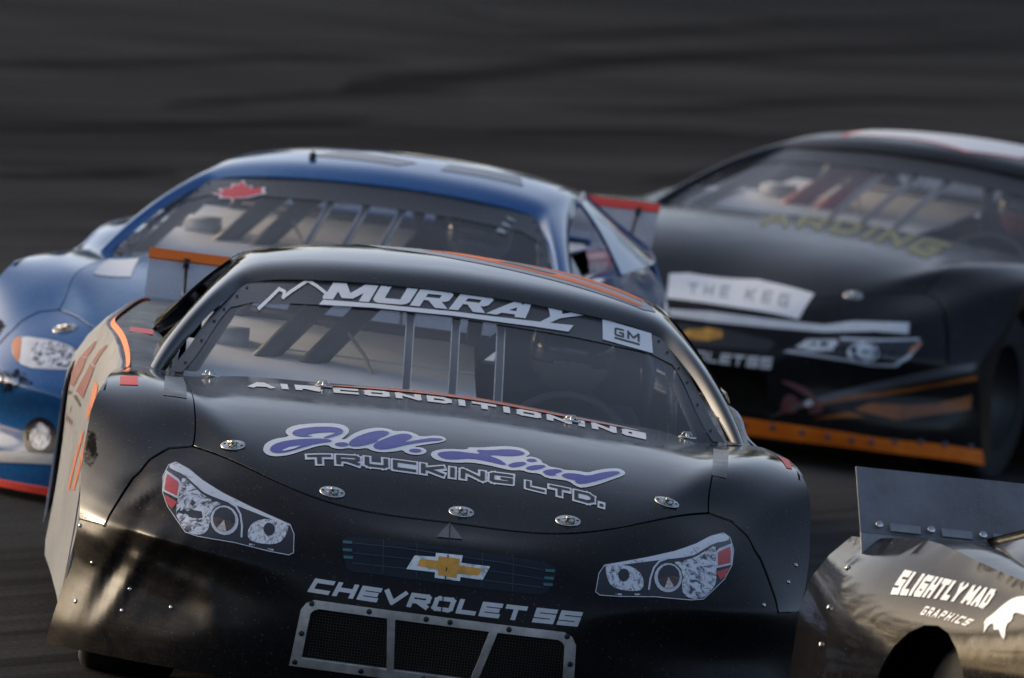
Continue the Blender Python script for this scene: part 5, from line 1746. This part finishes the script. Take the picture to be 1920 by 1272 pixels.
def dress_blue(car):
    b = car['bvh_shell']
    nose, hood, glass, roof = car['nose'], car['hood'], car['glass'], car['roof']
    visor(glass, M_BAND)
    leaf = pts('leaf')
    c = np.mean(leaf, 0)
    lay('leaf_outline', [[tuple(c + (np.array(p) - c) * 1.14) for p in leaf]], 'front', GB, M_WHITE, glass, .001)
    lay('leaf_print', [leaf], 'front', GB, M_LEAFRED, glass, .002)
    for k in range(3):
        lay('banner_mark', [[(.50 + .01 * k, .985 + .018 * k), (.535 + .01 * k, .98 + .018 * k), (.53, .99 + .018 * k), (.505, .997 + .018 * k)]], 'front', GB, M_GREYVINYL, glass, .001)
    glass_bolts(car)
    lay('hood_number', [pts('bnum')], 'top', b, M_WHITE, car['hood'], .002)
    hl = lay('headlight', [soft(pts('blamp'), 1)], 'front', b, M_LAMPWHITE, car['root'], .0015)
    lay('reflector', [soft(pts('blamp2'), 1)], 'front', b, M_LAMPCHROME, hl, .0025)
    lay('side_marker', [soft(pts('bamber'), 1)], 'front', b, M_AMBER, hl, .0026)
    fg = lay('fog_lamp', [pts('bround')], 'front', b, M_LAMPDARK, car['root'], .0015)
    lay('reflector', [pts('bround2')], 'front', b, M_LAMPCHROME, fg, .0025)
    st = pts('bstripe')
    lay('nose_stripe', [st], 'front', b, M_GREYVINYL, nose, .0065)
    lay('scuff', [torn(pts('bscuff'), .007, 5)], 'front', b, M_SCUFF, nose, .002)
    lay('scuff', [torn(pts('bscuff2'), .007, 6)], 'front', b, M_SCUFF, nose, .002)
    for p in DK['bpin']:
        hood_pin(p, b, hood, .3)
    for pl in ([(-.30, 2.75), (.05, 2.68), (.10, 2.80), (-.2, 2.95)], [(.2, 2.72), (.5, 2.8), (.45, 3.0), (.2, 2.9)]):
        lay('roof_number', [pl], 'top', RB, M_GREYVINYL, roof, .002)
    o = link('roof_vent', cached('roof_vent', lambda: join([boxvf((-.27, 2.68, 1.142), (.022, .03, .03)), tube([(-.27, 2.68, 1.14), (-.27, 2.68, 1.165)], .005)])), M_BOLT, roof)


def dress_rear(car):
    b = car['bvh_shell']
    nose, hood, glass, roof = car['nose'], car['hood'], car['glass'], car['roof']
    visor(glass, M_BAND2)
    glass_bolts(car)
    bn = lay('hood_banner', [pts('rban')], 'top', b, M_WHITE, hood, .002)
    text('lettering', 'THE KEG', 'rtxt', 'top', b, M_GREYVINYL, hood, .003, wid=.8, gap=.75, w=.2, space=1.0)
    lay('nose_tape', [pts('rstrip')], 'front', b, M_GREYWHITE, nose, .002)
    lay('grille', [pts('rgr')], 'front', b, M_GRILLE2, nose, .0015)
    lay('emblem', [pts('rbow')], 'front', b, M_GOLD, nose, .003)
    text('lettering', 'CHEVROLET SS', 'rchev', 'front', b, M_GREYWHITE, nose, .002, shear=.15, wid=1.02, gap=.22, w=.25, space=.12)
    for fl in (False, True):
        f = mirror if fl else (lambda p: p)
        hl = lay('headlight', [f(pts('rh_base'))], 'front', b, M_LAMPDARK, car['root'], .0015)
        for k, m, of in (('rh_a', M_LAMPREFL, .002), ('rh_b', M_LAMPCHROME, .002), ('rh_c', M_LAMPWHITE, .003), ('rh_d', M_AMBER, .0025), ('rh_e', M_LAMPWHITE, .0025), ('rh_f', M_LAMPWHITE, .002)):
            if k == 'rh_a':
                lay('lens', [f(pts('rh_base'))], 'front', b, M_LENS, hl, .006)
            lay({'rh_d': 'side_marker'}.get(k, 'reflector'), [f(pts(k))], 'front', b, m, hl, of)
    for k, m in (('rem0', M_MAROON), ('rem1', M_MAROON), ('rem2', M_GREYWHITE), ('rem3', M_MAROON)):
        lay('nose_crest', [soft(pts(k), 1)], 'front', b, m, nose, .002)
    lay('nose_slash', [[(.36, .17), (.50, .235), (.70, .32), (.86, .38), (1.01, .44), (1.01, .47), (.86, .415), (.70, .35), (.48, .25)]], 'front', b, M_GREYVINYL2, nose, .002)
    for fl in ([(.40, .20), (.62, .27), (.82, .335), (1.0, .40), (1.0, .42), (.82, .35), (.60, .285)], [(.52, .19), (.7, .225), (.64, .235)]):
        lay('nose_flame', [fl], 'front', b, M_ORANGEDIM, nose, .002)
    lay('nose_flame', [[(.66, .245), (.80, .225), (.87, .25), (1.02, .30), (1.02, .36), (.90, .30), (.82, .285), (.70, .275)]], 'front', b, M_ORANGEDIM, nose, .002)
    yq = [DK['ryel'][0], DK['ryel'][1], DK['ryel'][2], (-.37, 1.79), (.02, 1.77), (.46, 1.60)]
    yq = [(x, min(y, 1.78)) for x, y in yq]
    text('lettering', 'ARDING', yq, 'top', b, M_YELLOWDIM, hood, .002, wid=.9, gap=.3, w=.28)
    for p in DK['rbolts']:
        if p:
            q, nn = normal_at(b, p)
            stud('bolt', 'lip_bolt', .011, .006, q + nn * .005, nn, M_LIPBOLT, nose)
    for p in DK['rpin']:
        hood_pin(p, b, hood, .3)
    for m, pl, of in ((M_REDTAPE, [(-.42, 2.62), (-.12, 2.66), (.12, 2.56), (.33, 2.66), (.30, 3.2), (-.45, 3.2)], .0015),
                      (M_WHITE, [(-.40, 2.635), (-.12, 2.675), (.12, 2.575), (.315, 2.67), (.28, 3.2), (-.43, 3.2)], .0026)):
        lay('roof_number', [pl], 'top', RB, m, roof, of)


def dress_near(car):
    sd = car['side-1']
    SBv = BVHTree.FromPolygons([Vector(v.co) for v in sd.data.vertices], [tuple(p.vertices) for p in sd.data.polygons])
    text('lettering', 'SLIGHTLY MAD', 'ntext', 'left', SBv, M_WHITE, sd, .002, wid=.46, gap=.12, w=.27, space=.30, step=.06)
    n2 = list(DK['ntext2'])
    n2[1] = n2[1] or tuple((np.array(n2[0]) + np.array(n2[2])) / 2)
    text('lettering', 'GRAPHICS', n2, 'left', SBv, M_WHITE, sd, .002, wid=.7, gap=.5, w=.22, space=.3, step=.06)
    lay('side_print', [soft(pts('nbeast'), 1)], 'left', SBv, M_WHITE, sd, .002, .06)
    for p in DK['nriv'][:3]:
        q, nn = SBv.find_nearest(Vector(p))[:2]
        nn = nn if nn.x < 0 else -nn
        stud('rivet', 'tail_rivet', .008, .006, q, nn, M_STEEL, sd)
    sp = car['spoiler']
    for k in range(11):
        x = -.90 + .15 * k
        bow = .03 * (1 - ((x + .898) / 1.596 * 2 - 1) ** 2)
        stud('bolt', 'spoiler_bolt', .011, .006, (x, 4.712 + bow - .012, .826), (0, -.87, .5), M_STEEL, sp)
        if k < 10:
            V, Fc = boxvf((0, 0, 0), (.085, .004, .022))
            o = link('slot_plate', cached('slot_plate', (V, Fc), False), M_SPOILERPLATE, sp)
            o.location = (x + .075, 4.712 + bow - .008, .822)
            o.rotation_euler = (-.55, 0, 0)


M_YELLOWDIM = flat('faded_yellow_vinyl', (.17, .165, .05), .45)
M_LIPBOLT = flat('lip_bolt', (.10, .10, .12), .5)
M_GREYDIM = flat('dim_grey_print', (.07, .075, .085), .4)
M_GREYWHITE = flat('pale_grey_vinyl', (.62, .64, .67), .42, var=.1)
M_SEAMTAPE = flat('clear_tape', (.05, .05, .05), .32)


def scuff_mat():
    """scraped rubber: streaks with the paint showing between them"""
    m, N, L, B = nt('torn_scuff')
    B.inputs['Base Color'].default_value = (.006, .0055, .005, 1)
    B.inputs['Roughness'].default_value = .9
    B.inputs['Specular IOR Level'].default_value = .05
    n = tex_noise(N, L, 34, 8, .75, stretch=((1, 1, .3), (0, .25, 0)), dist=.6)
    f = ramp(N, L, n.outputs['Fac'], .42, .56, g3(0), g3(.92))
    tr = N.new('ShaderNodeBsdfTransparent')
    mx = N.new('ShaderNodeMixShader')
    L.new(f.outputs[0], mx.inputs[0])
    L.new(tr.outputs[0], mx.inputs[1])
    L.new(B.outputs[0], mx.inputs[2])
    L.new(mx.outputs[0], N['Material Output'].inputs[0])
    return m


M_SCUFF = scuff_mat()
M_ORANGEPALE = flat('pale_orange_vinyl', (.62, .16, .06), .4)
M_LEAFRED = flat('leaf_red', (.55, .05, .06), .4)
M_AMBER = flat('amber_print', (.55, .20, .07), .35)
M_BAND2 = flat('dark_banner_vinyl', (.018, .018, .02), .35)
M_GRILLE2 = flat('grille_dark_print', (.02, .021, .024), .35)
M_MAROON = flat('maroon_vinyl', (.14, .045, .045), .45)
M_GREYVINYL2 = flat('slate_vinyl', (.10, .10, .115), .4)
M_ORANGEDIM = flat('amber_flame_vinyl', (.26, .075, .012), .45, var=.5, scale=5)

dress_main(MAIN)
dress_blue(BLUE)
dress_rear(REAR)
dress_near(NEAR)


# ------------------------------------------------------------------ drivers


def body_mesh():
    """seated driver, hands on the wheel: one skin over a joint skeleton (origin at the seat)"""
    V, E, Rr = [], [], []

    def v(p, r):
        V.append(p)
        Rr.append(r)
        return len(V) - 1

    def chain(start, seq):
        last = start
        for p, r in seq:
            k = v(p, r)
            if last is not None:
                E.append((last, k))
            last = k
        return last
    pel = v((0, .03, .05), .15)
    belly = chain(pel, [((0, .06, .18), .135)])
    chest = chain(belly, [((0, .085, .32), .15)])
    upper = chain(chest, [((0, .09, .40), .12)])
    neck = chain(upper, [((0, .085, .465), .06)])
    chain(neck, [((0, .075, .53), .085), ((0, .065, .60), .085)])
    for s in (-1, 1):
        sh = chain(upper, [((s * .17, .075, .385), .075)])
        el = chain(sh, [((s * .25, -.05, .27), .055), ((s * .26, -.16, .235), .05)])
        wr = chain(el, [((s * .215, -.38, .30), .034)])
        palm = chain(wr, [((s * .195, -.445, .33), .032)])
        for k in range(4):
            off = (k - 1.5) * .019
            chain(palm, [((s * (.19 + off * .3), -.485, .335 + off), .010), ((s * (.17 + off * .3), -.50, .34 + off), .009), ((s * (.158 + off * .3), -.478 - .004 * k, .338 + off), .008)])
        chain(palm, [((s * .165, -.45, .365), .011), ((s * .150, -.468, .375), .009)])
        hip = chain(pel, [((s * .10, -.02, .03), .10)])
        kn = chain(hip, [((s * .13, -.36, .12), .07)])
        an = chain(kn, [((s * .11, -.66, -.08), .045)])
        chain(an, [((s * .11, -.76, -.06), .04)])
    me = bpy.data.meshes.new('driver_skeleton')
    me.from_pydata(V, E, [])
    ob = bpy.data.objects.new('driver_skeleton', me)
    COL.objects.link(ob)
    md = ob.modifiers.new('skin', 'SKIN')
    for i, sv in enumerate(me.skin_vertices[0].data):
        sv.radius = (Rr[i], Rr[i])
        sv.use_root = i == pel
    ob.modifiers.new('sub', 'SUBSURF').levels = 1
    dg = bpy.context.evaluated_depsgraph_get()
    out = bpy.data.meshes.new_from_object(ob.evaluated_get(dg))
    bpy.data.objects.remove(ob)
    out.polygons.foreach_set('use_smooth', [True] * len(out.polygons))
    out.materials.clear()
    return out


def helmet_parts():
    prof = []
    V, Fc = [], []
    n, m = 28, 16
    for i in range(m + 1):
        t = math.pi * i / m
        for j in range(n):
            a = 2 * math.pi * j / n
            x, y, z = math.sin(t) * math.cos(a), math.sin(t) * math.sin(a), math.cos(t)
            front = max(0, -y)
            jaw = max(0, -z)
            V.append((x * .128 * (1 - .12 * jaw), y * .150 - front * jaw * .03, .59 + z * .135 + .0))
    for i in range(m):
        for j in range(n):
            Fc.append((i * n + j, (i + 1) * n + j, (i + 1) * n + (j + 1) % n, i * n + (j + 1) % n))
    shell = (V, Fc)

    def vis(u, v):
        a = (u - .5) * 2.3
        z = -.035 + v * .085
        r = math.sqrt(max(0, 1 - (z / .135) ** 2))
        return Vector((.131 * math.sin(a) * r, -.154 * math.cos(a) * r, .59 + z))
    return shell, ogrid(vis, 18, 5)


BODY = body_mesh()
HS, HV = helmet_parts()


def driver(car, label, hm):
    o = link('person', BODY, M_SUIT)
    o.matrix_world = car['root'].matrix_basis @ Matrix.Translation((.37, 2.72, .355))
    tag(o, label, 'person', 'drivers in the race cars')
    h = link('helmet', cached('helmet', HS), hm, o)
    link('visor', cached('helmet_visor', HV), M_GLASSDARK, h)


M_GLASSDARK = flat('helmet_visor_dark', (.01, .01, .012), .12, var=.05)
driver(MAIN, 'driver in dark suit and helmet at the wheel of the front black car', M_HELMET)
driver(BLUE, 'driver in dark suit and helmet at the wheel of the blue car', M_HELMET)
driver(REAR, 'driver in dark suit and red helmet inside the black car at the back', M_HELMETRED)

# ------------------------------------------------------------------ tyre marks lying on the track


def tyre_mark(px, w, name='tyre_mark'):
    V, Fc = [], []
    n = len(px)
    t = np.arange(n)
    tt = np.linspace(0, n - 1, 60)
    P = nat_spline(t, np.array(px, float), tt)
    for i in range(len(P)):
        d = P[min(i + 1, len(P) - 1)] - P[max(i - 1, 0)]
        d = d / (np.linalg.norm(d) + 1e-9)
        ww = w * min(1, .15 + i / 8, .15 + (len(P) - 1 - i) / 8)
        nn = np.array([-d[1], d[0]]) * ww / 2
        V += [(P[i][0] + nn[0], P[i][1] + nn[1], .004), (P[i][0] - nn[0], P[i][1] - nn[1], .004)]
    Fc = [(2 * i, 2 * i + 2, 2 * i + 3, 2 * i + 1) for i in range(len(P) - 1)]
    link(name, mesh(name, V, Fc), M_SKID, TRACK)


def skid_mat():
    """rubber laid thinly: the asphalt shows through"""
    m, N, L, B = nt('skid_rubber')
    out = N['Material Output']
    n = tex_noise(N, L, 3, 6, .7)
    f = ramp(N, L, n.outputs['Fac'], .3, .7, g3(.12), g3(.52))
    B.inputs['Base Color'].default_value = (.008, .008, .008, 1)
    B.inputs['Roughness'].default_value = 1.0
    B.inputs['Specular IOR Level'].default_value = 0.0
    tr = N.new('ShaderNodeBsdfTransparent')
    mx = N.new('ShaderNodeMixShader')
    L.new(f.outputs[0], mx.inputs[0])
    L.new(tr.outputs[0], mx.inputs[1])
    L.new(B.outputs[0], mx.inputs[2])
    L.new(mx.outputs[0], out.inputs[0])
    return m


M_SKID = skid_mat()
for px, w in [([(0.23, 42.1), (0.86, 45.88), (1.72, 50.41), (2.68, 55.28), (4.28, 62.0), (7.09, 72.81)], 1.2), ([(-2.07, 39.0), (-0.96, 43.08), (0.14, 47.38), (0.76, 49.04)], 0.8), ([(0.7, 61.11), (1.24, 61.6), (1.57, 60.6), (2.17, 60.11)], 0.9), ([(-1.9, 31.14), (-1.21, 32.95), (-0.54, 35.1), (0.39, 38.51)], 0.7), ([(-1.78, 26.07), (-1.29, 27.34), (-0.8, 29.06)], 0.6), ([(1.53, 43.73), (2.74, 46.84), (4.17, 52.37), (5.92, 57.08)], 0.8), ([(0.6, 53.74), (1.89, 56.57), (4.07, 67.02), (7.87, 83.33)], 0.7), ([(-0.92, 36.52), (0.08, 41.01), (1.2, 44.79)], 0.6), ([(1.06, 38.59), (2.18, 42.11), (2.97, 43.92)], 0.5), ([(1.91, 34.94), (2.3, 36.55), (2.77, 39.77)], 0.3)]:
    tyre_mark(px, w * .4)
